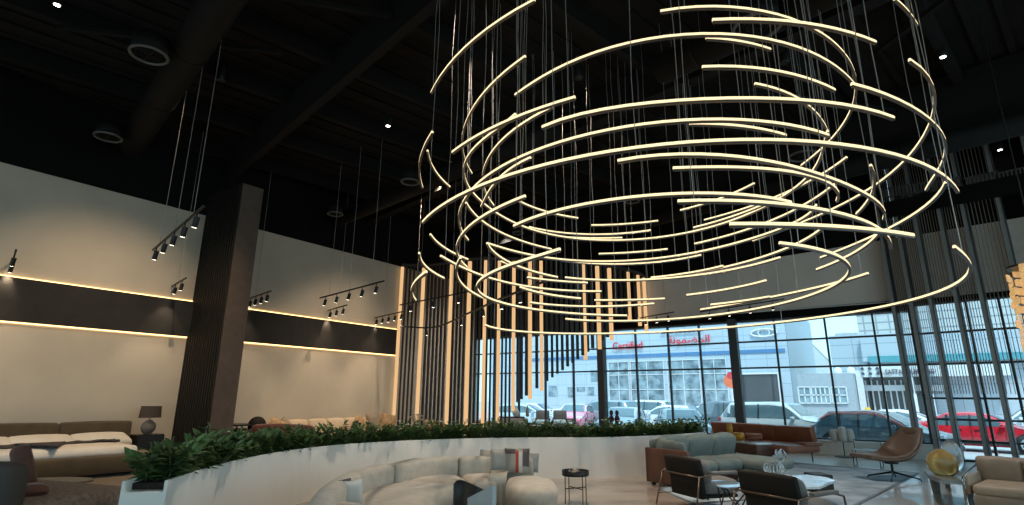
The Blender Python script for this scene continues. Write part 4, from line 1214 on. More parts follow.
# throw across the bed
rows = []
for i in range(19):
    f = i/18; y = 4.9 - 1.55 + 2.3*f
    row = []
    for j in range(9):
        g = j/8
        x = -14.6 + (g-0.5)*(0.42 + 0.1*sin(f*5)) - 0.35*(f-0.5)
        z = 0.612 + 0.02*sin(g*9+f*7) + 0.012*sin(f*31)
        row.append((x, y, z))
    rows.append(row)
n = 9; vs = [p for r in rows for p in r]
o = MB().add(vs, [(i*n+j, i*n+j+1, (i+1)*n+j+1, (i+1)*n+j) for i in range(18) for j in range(8)]).build('bed_throw', M_knit, None, True)
md = o.modifiers.new('thickness', 'SOLIDIFY'); md.thickness = 0.03
tag(o, 'charcoal knitted throw laid across the white bed', 'blanket')
mb = MB(); mb.add([(-14.35, 3.75, 0.66), (-13.45, 4.15, 0.64), (-14.35, 4.55, 0.66), (-14.35, 3.75, 0.63), (-13.45, 4.15, 0.61), (-14.35, 4.55, 0.63)], [(0,1,2),(5,4,3),(0,3,4,1),(1,4,5,2),(2,5,3,0)])
mb2 = mb.build('corner', M_knit, o)
# nightstand and lamp
q = at(147, 447, z=0.45)
t = thing('nightstand', 'floating black box nightstand on thin legs beside the bed', 'nightstand', (-15.8, 6.68, 0))
MB().rbox((0, 0, 0.47), (0.5, 0.62, 0.34), 0.02).build('cabinet', M_tray, t)
MB().box((0.255, 0, 0.47), (0.012, 0.55, 0.27)).build('drawer', M_tray, t)
for x in (-0.2, 0.2):
    for y in (-0.24, 0.24):
        MB().tube([(x, y, 0), (x, y, 0.31)], 0.012, 6).build('leg', M_blackmetal, t)
M_gourd = mat('stone_glaze', (0.16, 0.14, 0.12), rough=0.4)
M_shade = mat('brown_lamp_shade', (0.075, 0.055, 0.045), rough=0.85)
t = thing('table_lamp', 'table lamp with round stone base and dark drum shade on the nightstand', 'lamp', (-15.8, 6.68, 0.645)); t.scale = (0.8, 0.8, 0.78)
rg = []
for z, r in ((0, .08), (0.02, .13), (0.12, .20), (0.22, .22), (0.32, .19), (0.41, .09), (0.45, .03)):
    rg.append([(r*0.6*cos(2*pi*i/24), r*sin(2*pi*i/24), z) for i in range(24)])
MB().loft(rg).build('lamp_base', M_gourd, t, True)
MB().tube([(0, 0, 0.44), (0, 0, 0.55)], 0.012, 6).build('stem', M_bronze, t)
MB().lathe([(0.32, 0.50), (0.29, 0.86)], n=28, cap=False, sx=0.65, sy=1.0).build('lamp_shade', M_shade, t, True)

# ------------------------------------------------------------------ low grey-brown corner sofa at lower left
M_tc = mat('grey_brown_tweed', (0.21, 0.165, 0.135), rough=0.95, bump=(120, 0.3), noise=(20, 0.25))
M_gb = mat('slate_tweed', (0.065, 0.056, 0.05), rough=0.9, bump=(120, 0.2))
t = thing('tweed_sofa', 'low grey brown tweed sofa with slate back at the lower left corner', 'sofa', (-9.75, 2.42, 0), rz=radians(17))
MB().rbox((0.0, 0.0, 0.30), (3.0, 1.5, 0.28), 0.12, 0.03, n=10).build('seat', M_tc, t, True)
MB().rbox((0.0, 0.0, 0.1), (2.7, 1.25, 0.14), 0.03, n=4).build('plinth', M_dark, t, True)
a = at(-28, 520, z=0.45); b = at(12, 500, z=0.45)
rt_ = Matrix.Rotation(-radians(17), 3, 'Z')
c_ = rt_ @ (at(-10, 497, z=0.52) - Vector((-9.75, 2.42, 0)))
MB().rbox((c_.x, c_.y, 0.52), (0.62, 0.28, 0.66), 0.10, 0.03, rz=radians(15)).build('backrest', M_gb, t, True)
q = at(118, 494, z=0.36)
t = thing('ottoman', 'small round tweed ottoman against the planter end', 'ottoman', (q.x-0.15, q.y+0.05, 0))
MB().lathe([(0.26, 0.1), (0.31, 0.16), (0.32, 0.28), (0.28, 0.36), (0.0, 0.38)], n=28, cap=False).build('cushion', M_tc, t, True)
MB().lathe([(0.24, 0.0), (0.24, 0.12)], n=20).build('base', M_dark, t)
M_rust = mat('brown_velvet', (0.115, 0.04, 0.025), rough=0.6, sheen=0.4, noise=(5, 0.3))
q = at(24, 470, z=0.62)
o = MB().rbox((0, 0, 0), (0.22, 0.12, 0.62), 0.06, 0.02, n=6, M=Matrix.Rotation(radians(-18), 3, 'Y')).build('velvet_cushion', M_rust, None, True)
o.location = q; o.rotation_euler = (0, 0, face(q)); tag(o, 'upright brown velvet cushion leaning on the slate sofa back', 'cushion')
MB().tube([(0.07, -0.055, -0.25), (-0.10, -0.055, 0.24)], 0.007, 5).build('seam', M_rust, o)
q = at(30, 491, z=0.50)
o = MB().rbox((0, 0, 0), (0.34, 0.22, 0.12), 0.055, 0.02, n=6).build('velvet_roll', M_rust, None, True)
o.location = q; o.rotation_euler = (0, 0, face(q)+0.2); tag(o, 'small rust velvet cushion lying flat on the tweed seat', 'cushion')
MB().tube([(-0.15, -0.112, 0), (0.15, -0.112, 0)], 0.006, 5).build('seam', M_rust, o)

# oval tray table top behind the tweed sofa
q = at(52, 480, z=0.36)
t = thing('oval_table', 'pale oval low table between bed and tweed sofa', 'side table', (q.x, q.y, 0), rz=radians(40))
MB().lathe([(0.55, 0.33), (0.56, 0.345), (0.55, 0.36)], n=32, sy=0.6).build('table_top', M_gourd, t)
MB().lathe([(0.22, 0.0), (0.05, 0.05), (0.05, 0.33)], n=16).build('pedestal', M_dark, t)

# ------------------------------------------------------------------ red low sofa and black round chair
M_red = mat('deep_red_velvet', (0.10, 0.014, 0.010), rough=0.6, sheen=0.3)
t = thing('red_sofa', 'deep red low sofa half hidden behind the planter leaves', 'sofa', (-14.2, 9.55, 0), rz=radians(20))
MB().rbox((0, 0, 0.28), (2.1, 0.95, 0.34), 0.1, 0.02, n=8).build('seat', M_red, t, True)
MB().rbox((0.15, -0.42, 0.57), (1.9, 0.28, 0.52), 0.12, 0.04, n=8).build('backrest', M_red, t, True)
MB().rbox((-0.95, 0.0, 0.42), (0.28, 0.9, 0.30), 0.1, 0.02).build('arm', M_red, t, True)
MB().box((0, 0, 0.055), (1.8, 0.7, 0.11)).build('plinth', M_dark, t)
q = at(221, 430, z=0.72)
t = thing('console_shelf', 'black console with wood underside left of the red sofa', 'table', (-15.6, 8.95, 0))
MB().box((0, 0, 0.80), (0.9, 0.7, 0.05)).build('table_top', M_tray, t)
MB().box((0, 0, 0.66), (0.8, 0.62, 0.05)).build('shelf', M_bronze, t)
for x in (-0.4, 0.4):
    for y in (-0.3, 0.3): MB().box((x, y, 0.39), (0.03, 0.03, 0.78)).build('leg', M_blackmetal, t)
q = at(257, 424.5, X=-15.3)
t = thing('round_back_chair', 'black chair with round disc back beyond the red sofa', 'chair', (q.x, q.y, 0), rz=face(q))
MB().tube([(0, -0.03, q.z-0.02), (0, 0.03, q.z-0.02)], 0.24, 28).build('backrest', M_backk, t, True)
MB().lathe([(0.24, 0.40), (0.25, 0.46), (0.0, 0.47)], (0, 0.3, 0), 20, cap=False).build('seat', M_backk, t, True)
for a_ in (0.6, 2.5, 3.8, 5.6):
    MB().tube([(0.18*cos(a_), 0.3+0.18*sin(a_), 0.42), (0.23*cos(a_), 0.3+0.23*sin(a_), 0)], 0.013, 6).build('leg', M_blackmetal, t)
MB().tube([(0, 0.03, 0.60), (0, 0.16, 0.42)], 0.02, 6).build('back_post', M_blackmetal, t)

# ------------------------------------------------------------------ long cream sofa along the beige wall
M_cream = mat('cream_fabric', (0.62, 0.50, 0.36), rough=0.85, noise=(4, 0.06), bump=(60, 0.1))
M_camel = mat('camel_fabric', (0.45, 0.30, 0.16), rough=0.85, noise=(9, 0.3))
M_taupe = mat('mid_taupe_fabric', (0.30, 0.24, 0.17), rough=0.85)
YS, YE = 10.75, 15.1
t = thing('cream_sofa', 'long cream sofa along the beige wall behind the planter', 'sofa', (-15.6, YS, 0))
L = YE-YS
MB().rbox((-0.05, L/2, 0.20), (1.15, L, 0.26), 0.06).build('base', M_cream, t, True)
nb = 6
for k in range(nb):
    MB().rbox((-0.48, L*(k+0.5)/nb, 0.62), (0.28, L/nb-0.02, 0.46), 0.09, 0.03, n=6, M=Matrix.Rotation(radians(-8), 3, 'Y')).build('back_cushion', M_cream, t, True)
for k in range(4):
    MB().rbox((0.12, L*(k+0.5)/4, 0.38), (0.9, L/4-0.02, 0.17), 0.06, 0.02, n=6).build('seat_cushion', M_cream, t, True)
def wallcush(label, x, y, m, d=(0.5, 0.15, 0.42), roll=0.0, X=-15.75):
    p = at(x, y, X=X); c = Vector((p.x, p.y, 0.48 + d[2]/2))
    cushion('cushion', label, c, d, radians(72), -0.22, m, group='scatter cushions on the cream sofa', roll=roll)
wallcush('camel patterned cushion at the left end of the cream sofa', 277, 424, M_camel, roll=0.4)
wallcush('small tilted taupe cushion second from the left on the cream sofa', 284, 425, M_taupe, (0.42, 0.14, 0.42), roll=0.7)
wallcush('pale cushion lying low at the left of the cream sofa', 283, 430, M_cw, (0.5, 0.14, 0.3))
wallcush('camel cushion toward the right part of the cream sofa', 360, 424, M_camel, roll=0.5)
wallcush('taupe square cushion beside the right hand camel cushion', 373, 424, M_taupe, (0.55, 0.16, 0.5))
wallcush('rounded apricot cushion at the right end of the cream sofa', 388, 424, M_camel, (0.6, 0.16, 0.5), roll=0.2)
t = thing('candle_holders', 'cluster of three black candle holders before the cream sofa', 'candle holder', tuple(at(356, 436, X=-13.6)*1.0)[:2] + (0.0,))
MB().lathe([(0.30, 0.0), (0.30, 0.02), (0.04, 0.03), (0.04, 0.50), (0.32, 0.51), (0.32, 0.54)], n=20).build('stand', M_blackmetal, t)
for dx, h in ((-0.09, 0.32), (0.0, 0.36), (0.09, 0.3)):
    MB().lathe([(0.05, 0.54), (0.02, 0.57), (0.02, 0.54+h*0.7), (0.045, 0.54+h)], (dx*cos(YAW), dx*sin(YAW), 0), 12).build('candlestick', M_tray, t, True)

# round camel chairs and a flower vase between planter and slat screen
def tub(label, x, y, Yd, m, r=0.42, h=0.8):
    q = at(x, y, z=h); q = Vector((q.x, q.y, 0))
    t = thing('tub_chair', label, 'armchair', tuple(q), rz=random.uniform(0, 6), group='rounded tub chairs behind the planter')
    rg = []
    for i in range(15):
        a = radians(-25 + 230*i/14); hh = h - 0.12*abs(i-7)/7
        rg.append([(r*cos(a), r*sin(a), 0.16), (r*cos(a), r*sin(a), hh-0.05), (r*0.93*cos(a), r*0.93*sin(a), hh), (r*0.8*cos(a), r*0.8*sin(a), hh-0.05), (r*0.78*cos(a), r*0.78*sin(a), 0.16)])
    MB().loft(rg).build('backrest', m, t, True)
    MB().lathe([(r*0.78, 0.2), (r*0.8, 0.40), (0.0, 0.43)], n=24, cap=False).build('seat', m, t, True)
    MB().lathe([(r*0.5, 0.0), (r*0.5, 0.2)], n=20).build('base', M_dark, t)
tub('camel tub chair behind the planter, right of the white flowers', 437, 419.5, 0, M_camel, 0.45, 0.8)
tub('tan tub chair behind the planter below the middle of the slat screen', 484, 420, 0, M_taupe, 0.5, 0.8)
q = at(416, 428, z=0.5); q.z = 0
t = thing('flower_vase', 'vase of white and blush flowers on a plinth before the slat screen', 'flowers', tuple(q))
MB().lathe([(0.2, 0.0), (0.2, 0.50)], n=20).build('plinth', M_taupe, t, True)
MB().lathe([(0.06, 0.50), (0.10, 0.56), (0.09, 0.66), (0.05, 0.70)], n=16).build('vase', M_taupe, t, True)
rr = random.Random(11)
mb = MB(); mg = MB()
for k in range(26):
    a, b = rr.uniform(0, 2*pi), rr.uniform(0.1, 1.4); R_ = 0.30
    c = Vector((R_*cos(a)*sin(b), R_*sin(a)*sin(b), 0.72 + R_*cos(b)*0.8))
    mg.bar((0, 0, 0.68), c, 0.006)
    for j in range(5):
        leaf(mb, c, Vector((cos(j*1.26), sin(j*1.26), 0.6)), Vector((0,0,1)), 0.08, 0.03)
mb.build('blossoms', M_petal, t); mg.build('stems', M_leaf, t)

# ------------------------------------------------------------------ console and dark chairs by the window
q0 = at(499, 414.5, z=0.95); q1 = at(528, 414.5, z=0.95)
d = Vector((q1.x-q0.x, q1.y-q0.y, 0)); qc = (q0+q1)/2
sc_ = 0.86
q0 = Vector((-11.9, 15.9, 0)); 
a = at(499, 417, z=0.85); b = at(528, 417, z=0.85)
d = Vector((b.x-a.x, b.y-a.y, 0)); 
t = thing('reception_counter', 'pale grey counter with dark top below the slat screen', 'counter', ((a.x+b.x)/2, (a.y+b.y)/2, 0), rz=math.atan2(d.y, d.x))
MB().rbox((0, 0.2, 0.40), (d.length, 0.5, 0.8), 0.05).build('body', M_cg, t, True)
MB().rbox((0.0, 0.2, 0.83), (d.length*0.8, 0.38, 0.07), 0.03).build('counter_top', M_bronze, t, True)
c = Vector((t.location.x, t.location.y, 0.87))
o = MB().lathe([(0.05, 0), (0.13, 0.05), (0.15, 0.16), (0.08, 0.26), (0.07, 0.30)], n=18).build('white_vase', M_white, None, True); o.location = (c.x-0.02, c.y+0.2, 0.867)
tag(o, 'white rounded vase standing on the counter', 'vase')
o = MB().lathe([(0.03, 0), (0.07, 0.03), (0.05, 0.3), (0.02, 0.42)], n=14).build('grey_bottle_vase', M_cg, None, True); o.location = (c.x+0.45, c.y+0.30, 0.867)
tag(o, 'slim grey bottle vase at the right end of the counter', 'vase')
M_choc = mat('chocolate_leather', (0.055, 0.035, 0.03), rough=0.5)
for k, (x, lb) in enumerate(((542.5, 'left of two dark brown armchairs in front of the window'), (560, 'right of two dark brown armchairs in front of the window'))):
    a = at(x, 418.5, z=0.42)
    t = thing('brown_armchair', lb, 'armchair', (a.x*0.92, a.y*0.92, 0), rz=radians(30))
    MB().rbox((0, 0.30, 0.62), (0.72, 0.14, 0.62), 0.05, 0.01, M=Matrix.Rotation(radians(-10), 3, 'X')).build('backrest', M_choc, t, True)
    MB().rbox((0, -0.02, 0.36), (0.72, 0.7, 0.16), 0.05, 0.02).build('seat', M_cg, t, True)
    for s_ in (-1, 1): MB().rbox((s_*0.36, 0, 0.42), (0.08, 0.7, 0.26), 0.03).build('armrest', M_choc, t, True)
    for x_, y_ in ((-0.3, -0.3), (0.3, -0.3), (-0.3, 0.3), (0.3, 0.3)): MB().tube([(x_, y_, 0), (x_, y_, 0.3)], 0.014, 6).build('leg', M_blackmetal, t)
M_fig = mat('dark_plum_ceramic', (0.05, 0.012, 0.018), rough=0.3)
for x, lb in ((611.5, 'left of two dark plum ceramic figures on the window ledge'), (617.2, 'right of two dark plum ceramic figures on the window ledge')):
    p = at(x, 420, Y=YG-0.25)
    o = MB().lathe([(0.02, 0), (0.075, 0.01), (0.085, 0.1), (0.03, 0.17), (0.065, 0.22), (0.065, 0.27), (0.025, 0.33), (0.045, 0.37), (0.04, 0.42), (0.0, 0.45)], n=16, cap=False).build('ceramic_figure', M_fig, None, True)
    o.location = (p.x, p.y, 0.4); o.scale = (1.6, 1.6, 1.7); tag(o, lb, 'ornament', 'plum ceramic figures')
t = thing('oval_bench', 'pale round pouf behind the planter before the brown armchairs', 'pouf', (*[v*0.9 for v in at(545, 424, z=0.42)[:2]], 0))
MB().rbox((0, 0, 0.22), (1.2, 0.7, 0.36), 0.17, 0.02, n=6).build('cushion', M_cw, t, True)
MB().lathe([(0.3, 0), (0.3, 0.06)], n=16).build('base', M_dark, t)

# ------------------------------------------------------------------ outside
GZ = -0.27
M_asph = mat('pale_asphalt', (0.42, 0.43, 0.43), rough=0.9, noise=(0.4, 0.08))
M_pave = mat('paving', (0.58, 0.40, 0.38), rough=0.9)
o = struct('ground', MB().prism([(-140, YG+0.5), (0.3, YG+0.5), (40, 8), (150, 8), (150, 200), (-140, 200)], GZ-0.2, GZ), M_asph)
struct('pavement', MB().prism([(-60, 39.3), (40, 39.3), (40, 60), (-60, 60)], GZ, GZ+0.12), M_pave)

M_fac = gridmat('facade_panels', (0.46, 0.56, 0.64), (0.29, 0.38, 0.47), 1.5, 0.9, 0.02, 0.35)
M_fac2 = gridmat('facade_panels_side', (0.60, 0.62, 0.62), (0.40, 0.44, 0.46), 30.0, 0.3, 0.03, 0.6, axis='Y')
M_blue = mat('blue_stripe', (0.09, 0.22, 0.42), rough=0.5)
M_gls = mat('showroom_glass', (0.15, 0.24, 0.30), rough=0.15, spec=0.5, noise=(1.6, 0.5, (0.34, 0.46, 0.52)))
M_signred = mat('sign_red', (0.70, 0.03, 0.05), rough=0.5)
M_signdk = mat('sign_dark', (0.05, 0.06, 0.10), rough=0.5)
M_gar = mat('dark_shutter', (0.045, 0.052, 0.058), rough=0.6, noise=(0.6, 0.3))
M_wfr = mat('white_window_frame', (0.70, 0.72, 0.73), rough=0.5)
def text(name, body, size, loc, m, parent, th=0.03, rz=0.0, sx_=1.0):
    c = bpy.data.curves.new(name, 'FONT'); c.body = body; c.size = size; c.extrude = th; c.align_x = 'CENTER'
    c.offset = size*0.008
    c.materials.append(m)
    o = bpy.data.objects.new(name, c); COL.objects.link(o); o.parent = parent
    o.location = loc; o.rotation_euler = (pi/2, 0, rz); o.scale = (sx_, 1, 1)
    bpy.context.view_layer.update()
    me = bpy.data.meshes.new_from_object(o.evaluated_get(bpy.context.evaluated_depsgraph_get()))
    q = bpy.data.objects.new(name, me); COL.objects.link(q); q.parent = parent
    q.location = loc; q.rotation_euler = (pi/2, 0, rz); q.scale = (sx_, 1, 1)
    bpy.data.objects.remove(o)
    return q
YB = 45.0
def bx(x, y=400): return at(x, y, Y=YB).x
# dealership
xl, xr = -34.0, bx(788, 350)
bt = thing('dealership_building', 'long white panelled car dealership with blue stripe across the street', 'building', (xr, YB, 0))
def rel(x0, x1, y0, y1, z0, z1): return MB().box(((x0+x1)/2 - xr, (y0+y1)/2 - YB, (z0+z1)/2), (x1-x0, y1-y0, z1-z0))
rel(xl, xr, YB, YB+14, GZ, 8.6).build('facade', M_fac, bt)
zs = at(700, 354, Y=YB).z
rel(xl+4, xr-0.2, YB-0.06, YB+0.1, 4.93, 5.2).build('blue_stripe', M_blue, bt)
# big showroom openings
for a, b, z1 in ((609, 629, 4.6), (631, 664, 4.6), (668, 700, 4.6), (703, 727, 4.6)):
    xa, xb = bx(a, 375), bx(b, 375)
    w_ = rel(xa, xb, YB-0.04, YB+0.1, 0.0, z1).build('showroom_window', M_gls, bt)
    mb = MB()
    k = max(2, int((xb-xa)/1.1))
    for i in range(k+1): mb.box((xa+(xb-xa)*i/k-xr, -0.06, z1/2), (0.05, 0.05, z1))
    for z in (0.02, 2.3, 3.5, z1): mb.box(((xa+xb)/2-xr, -0.06, z), (xb-xa, 0.05, 0.05))
    mb.build('window_bars', M_wfr, w_)
# small windows and doors, left part
for a, b, y0, y1 in ((549, 557, 386, 396), (568, 574, 387, 397), (577, 585, 387, 391), (588, 594, 387, 395), (591, 601, 370, 381)):
    p0 = at(a, y1, Y=YB); p1 = at(b, y0, Y=YB)
    rel(p0.x, p1.x, YB-0.05, YB+0.1, p0.z, p1.z).build('small_window', M_gls, bt)
# garage
p0 = at(742, 400, Y=YB); p1 = at(777, 374, Y=YB)
w_ = rel(p0.x, p1.x, YB-0.08, YB+0.1, 0.3, p1.z).build('garage_door', M_gar, bt)
mb = MB(); mb.box(((p0.x+p1.x)/2-xr, -0.12, p1.z+0.06), (p1.x-p0.x+0.3, 0.1, 0.12))
for x in (p0.x-0.1, p1.x+0.1): mb.box((x-xr, -0.12, p1.z/2), (0.12, 0.1, p1.z))
mb.build('door_surround', M_wfr, w_)
pc = at(628, 345.5, Y=YB); text('sign_letters', 'Certified', 0.86, (pc.x-xr, -0.15, pc.z-0.3), M_signred, bt, sx_=0.9)
pc = at(689, 339, Y=YB); text('arabic_sign', '\uFE94\uFEE7\uFEEE\uFEE4\uFEC0\uFEE4\uFEDF\uFE8D', 0.78, (pc.x-xr, -0.15, pc.z-0.3), M_signred, bt, sx_=1.15)
pc = at(684, 333.5, Y=YB)
mb = MB()
rr = random.Random(2)
x = -1.9
while x < 1.5:
    l = rr.uniform(0.12, 0.4); mb.box((pc.x-xr+x+l/2, -0.13, pc.z+0.1), (l, 0.06, 0.08)); x += l
    if rr.random() < 0.5: mb.box((pc.x-xr+x, -0.13, pc.z+0.2), (0.07, 0.06, 0.22))
    x += 0.08
mb.build('small_dark_script', M_signdk, bt)
# logo blur on the right of the parapet
p = at(764, 333, Y=YB)
mb = MB()
mb.tube([(p.x-xr+0.9*cos(a), -0.12, p.z+0.28*sin(a)) for a in [2*pi*i/24 for i in range(24)]], 0.07, 6, True)
mb.tube([(p.x-xr+0.4*cos(a), -0.12, p.z+0.28*sin(a)) for a in [2*pi*i/18 for i in range(18)]], 0.05, 6, True)
mb.build('oval_emblem', M_wfr, bt)
# white lettering strips on showroom glass: small raised frames only
# sloping side parapet
s0 = at(788, 319, Y=YB); 
sd = thing('side_building', 'ribbed pale side wall running back beside the dealership', 'building', (xr, YB, 0))
e = at(829, 362, z=7.4); dx_, dy_ = e.x-xr, e.y-YB
MB().add([(0.02, 0, GZ), (0.02, 0, 4.9), (dx_, dy_, 4.9), (dx_, dy_, GZ), (-3, dy_, GZ), (-3, dy_, 4.9)], [(0,3,2,1), (3,4,5,2)]).build('lower_wall', M_fac, sd)
MB().add([(0.02, 0, 4.9), (0.02, 0, 7.6), (dx_, dy_, 7.6), (dx_, dy_, 4.9), (-3, dy_, 4.9), (-3, dy_, 7.6)], [(0,3,2,1), (3,4,5,2), (1,2,5)]).build('ribbed_parapet', M_fac2, sd)
# orange round sign on a post
pc = at(731, 381, Y=38)
t = thing('round_sign', 'round orange sign on a post in front of the dealership', 'sign', (pc.x, 38, GZ))
M_or = mat('sign_orange', (0.85, 0.16, 0.05), rough=0.5)
MB().tube([(0, -0.04, pc.z-GZ), (0, 0.04, pc.z-GZ)], 0.45, 28).build('disc', M_or, t)
MB().tube([(0, -0.045, pc.z-GZ+0.36), (0, -0.055, pc.z-GZ+0.36)], 0.22, 16).build('emblem', M_signred, t)
MB().tube([(0, 0, 0), (0, 0, pc.z-GZ-0.5)], 0.06, 8).build('post', M_wfr, t)

# low grey block with white windows
YC = 40.0
def cbox(x0, x1, z0, z1, y0, y1, O): return MB().box(((x0+x1)/2-O.x, (y0+y1)/2-O.y, (z0+z1)/2), (x1-x0, y1-y0, z1-z0))
a = at(797, 375, Y=YC); b = at(852, 373, Y=YC)
M_gw = mat('pale_grey_wall', (0.36, 0.40, 0.44), rough=0.8)
t = thing('low_building', 'low pale grey block with white framed windows across the street', 'building', (a.x, YC, 0)); O_ = Vector((a.x, YC, 0))
cbox(a.x, b.x, GZ, b.z+0.0, YC, YC+8, O_).build('walls', M_gw, t)
for x0, x1 in ((800, 810), (813, 829), (833, 846)):
    p0 = at(x0, 403, Y=YC); p1 = at(x1, 387, Y=YC)
    g = cbox(p0.x, p1.x, p0.z, p1.z, YC-0.05, YC+0.05, O_).build('window', M_gls, t)
    mb = MB(); k = 2 if x1-x0 < 14 else 4
    for i in range(k+1): mb.box((p0.x+(p1.x-p0.x)*i/k-O_.x, -0.08, (p0.z+p1.z)/2), (0.07, 0.06, p1.z-p0.z))
    for f in (0, 0.5, 1): mb.box(((p0.x+p1.x)/2-O_.x, -0.08, p0.z+(p1.z-p0.z)*f), (p1.x-p0.x, 0.06, 0.07))
    mb.build('window_frame', M_wfr, g)
for x in (838, 851):
    p = at(x, 372, Y=YC+1)
    MB().lathe([(0.22, 0), (0.22, 0.3), (0.0, 0.45)], (p.x-O_.x, 1, b.z), 12, cap=False).build('roof_vent', M_wfr, t, True)

# office building at right
YD = 43.0
a = at(829, 340, Y=YD); tp = at(830, 337, Y=YD)
M_off = gridmat('office_cladding', (0.44, 0.52, 0.58), (0.25, 0.31, 0.36), 1.3, 0.85, 0.022, 0.4)
M_off2 = gridmat('upper_lattice', (0.52, 0.55, 0.55), (0.28, 0.32, 0.34), 0.7, 0.5, 0.05, 0.6)
M_teal = mat('teal_glass', (0.10, 0.33, 0.38), rough=0.1, spec=0.8)
O_ = Vector((a.x, YD, 0))
t = thing('office_building', 'pale blue clad office building with teal glass band and a name board', 'building', tuple(O_))
e = at(861, 332, Y=YD)
cbox(a.x, 30, GZ, at(830, 336, Y=YD).z, YD, YD+10, O_).build('lower_block', M_off, t)
cbox(at(858, 330, Y=YD).x, 30, GZ, 9.5, YD+0.3, YD+10, O_).build('upper_block', M_off2, t)
cbox(at(861, 345, Y=YD).x, 30, at(900, 361, Y=YD).z, at(900, 337, Y=YD).z, YD-0.5, YD, O_).build('bay', M_off, t)
p0 = at(869, 363, Y=YD-0.55); p1 = at(915, 355, Y=YD-0.55)
cbox(p0.x, p1.x+6, p0.z+0.02, p1.z, YD-0.6, YD-0.5, O_).build('teal_band', M_teal, t)
p0 = at(861, 377, Y=YD-1.2); p1 = at(921, 365.5, Y=YD-1.2)
bd = cbox(p0.x, p1.x+4, p0.z, p1.z, YD-1.2, YD, O_).build('name_board', M_wfr, t)
pc = at(899, 376, Y=YD-1.25)
text('board_lettering', 'AL SATTAH BUILDING', 0.40, (pc.x-O_.x+0.35, -1.28, pc.z+0.12), M_signdk, bd, sx_=0.72)
pl_ = at(870, 371, Y=YD-1.25)
mb = MB()
for i in range(4):
    for j in range(4-abs(0)):
        if (i+j) % 2 == 0 or i == j:
            mb.box((pl_.x-O_.x+(i-j)*0.2, -1.25, pl_.z+0.45-(i+j)*0.15), (0.16, 0.04, 0.16), M=Matrix.Rotation(pi/4, 3, 'Y'))
mb.build('diamond_emblem', M_signdk, bd)
cbox(at(865, 390, Y=YD).x, at(923, 390, Y=YD).x, GZ, at(865, 377, Y=YD).z, YD-0.1, YD+0.1, O_).build('shopfront', M_gar, t)
for x in (862, 913, 930):
    q = at(x, 395, Y=YD-1.0); MB().box((q.x-O_.x, -1.0, 1.6), (0.35, 0.35, 3.6)).build('pillar', M_wfr, t)
mb = MB()
for k in range(8):
    q = at(868+k*6, 400, Y=YD-0.2)
    mb.box((q.x-O_.x, -0.2, 1.4), (0.08, 0.06, 2.8))
q = at(890, 388, Y=YD-0.3); mb.box((q.x-O_.x, -0.3, q.z), (5.5, 0.3, 0.35))
mb.build('shop_frames', M_wfr, t)
p = at(867, 405, Y=36)
o = MB().lathe([(0.28, 0), (0.28, 0.9), (0.2, 1.1)], n=16).build('yellow_bollard', mat('safety_yellow', (0.75, 0.42, 0.03), rough=0.5), None, True)
o.location = (p.x, 36, p.z-0.5); o.location.z = GZ; o.scale = (0.6, 0.6, 1.35); tag(o, 'stout yellow bollard beside the name board building', 'bollard')
# far rooftops
M_far = gridmat('far_block', (0.40, 0.44, 0.47), (0.28, 0.32, 0.35), 1.6, 1.1, 0.06, 0.8)
p0 = at(832, 350, Y=110); p1 = at(862, 337, Y=110)
o = MB().box(((p0.x+p1.x)/2, 112, p1.z/2), (p1.x-p0.x, 4, p1.z)).build('far_building', M_far); tag(o, 'distant grey block seen above the low building', 'building')
MB().box(((p0.x+p1.x)/2, 112, p1.z+0.5), (3.5, 0.2, 1.0)).build('roof_sign', M_far, o)
# lamp post
p = at(600, 400, Y=34)
t = thing('street_lamp', 'thin pale lamp post standing among the parked cars', 'lamp post', (p.x, 34, GZ))
MB().tube([(0, 0, 0), (0, 0, 7.5)], [0.09, 0.06], 8).build('post', M_wfr, t); MB().bar((0, 0, 7.4), (0.9, -0.6, 7.5), 0.1).build('lamp_head', M_wfr, t)

# ------------------------------------------------------------------ cars
M_tyre = mat('tyre', (0.02, 0.02, 0.02), rough=0.8)
M_rim = mat('alloy_rim', (0.55, 0.56, 0.58), rough=0.25, metal=0.8)
M_cglass = mat('car_glass', (0.10, 0.16, 0.19), rough=0.05, spec=0.9, coat=1.0)
M_head = mat('headlamp', (0.75, 0.80, 0.83), rough=0.1, coat=1.0)
M_tail = mat('tail_lamp', (0.45, 0.02, 0.02), rough=0.2, coat=1.0)
M_trimk = mat('black_car_trim', (0.02, 0.02, 0.022), rough=0.5)
def lerp_tab(T, x):
    if x <= T[0][0]: return T[0][1]
    for i in range(1, len(T)):
        if x <= T[i][0]:
            f = (x-T[i-1][0])/(T[i][0]-T[i-1][0]); return T[i-1][1] + (T[i][1]-T[i-1][1])*f
    return T[-1][1]
CARS = {
 # top profile (x from the nose, z), belt line, greenhouse (base front, roof front, roof rear, base rear)
 'suv':   dict(L=4.75, W=1.9, top=[(0, .72), (.08, .98), (1.05, 1.10), (1.75, 1.68), (2.4, 1.76), (4.2, 1.72), (4.62, 1.15), (4.75, .95)], belt=1.08, g=(1.12, 1.85, 4.15, 4.58), fw=.95, rw=3.8, r=.37),
 'hatch': dict(L=4.2, W=1.78, top=[(0, .60), (.08, .78), (.95, .98), (1.7, 1.42), (2.2, 1.50), (3.5, 1.46), (4.1, 1.0), (4.2, .85)], belt=.95, g=(1.0, 1.8, 3.4, 4.05), fw=.85, rw=3.42, r=.33),
 'sedan': dict(L=4.7, W=1.82, top=[(0, .58), (.08, .74), (1.15, .95), (1.95, 1.38), (2.4, 1.45), (3.2, 1.42), (3.95, 1.06), (4.62, 1.02), (4.7, .85)], belt=.93, g=(1.2, 2.02, 3.15, 3.9), fw=.92, rw=3.75, r=.33),
}
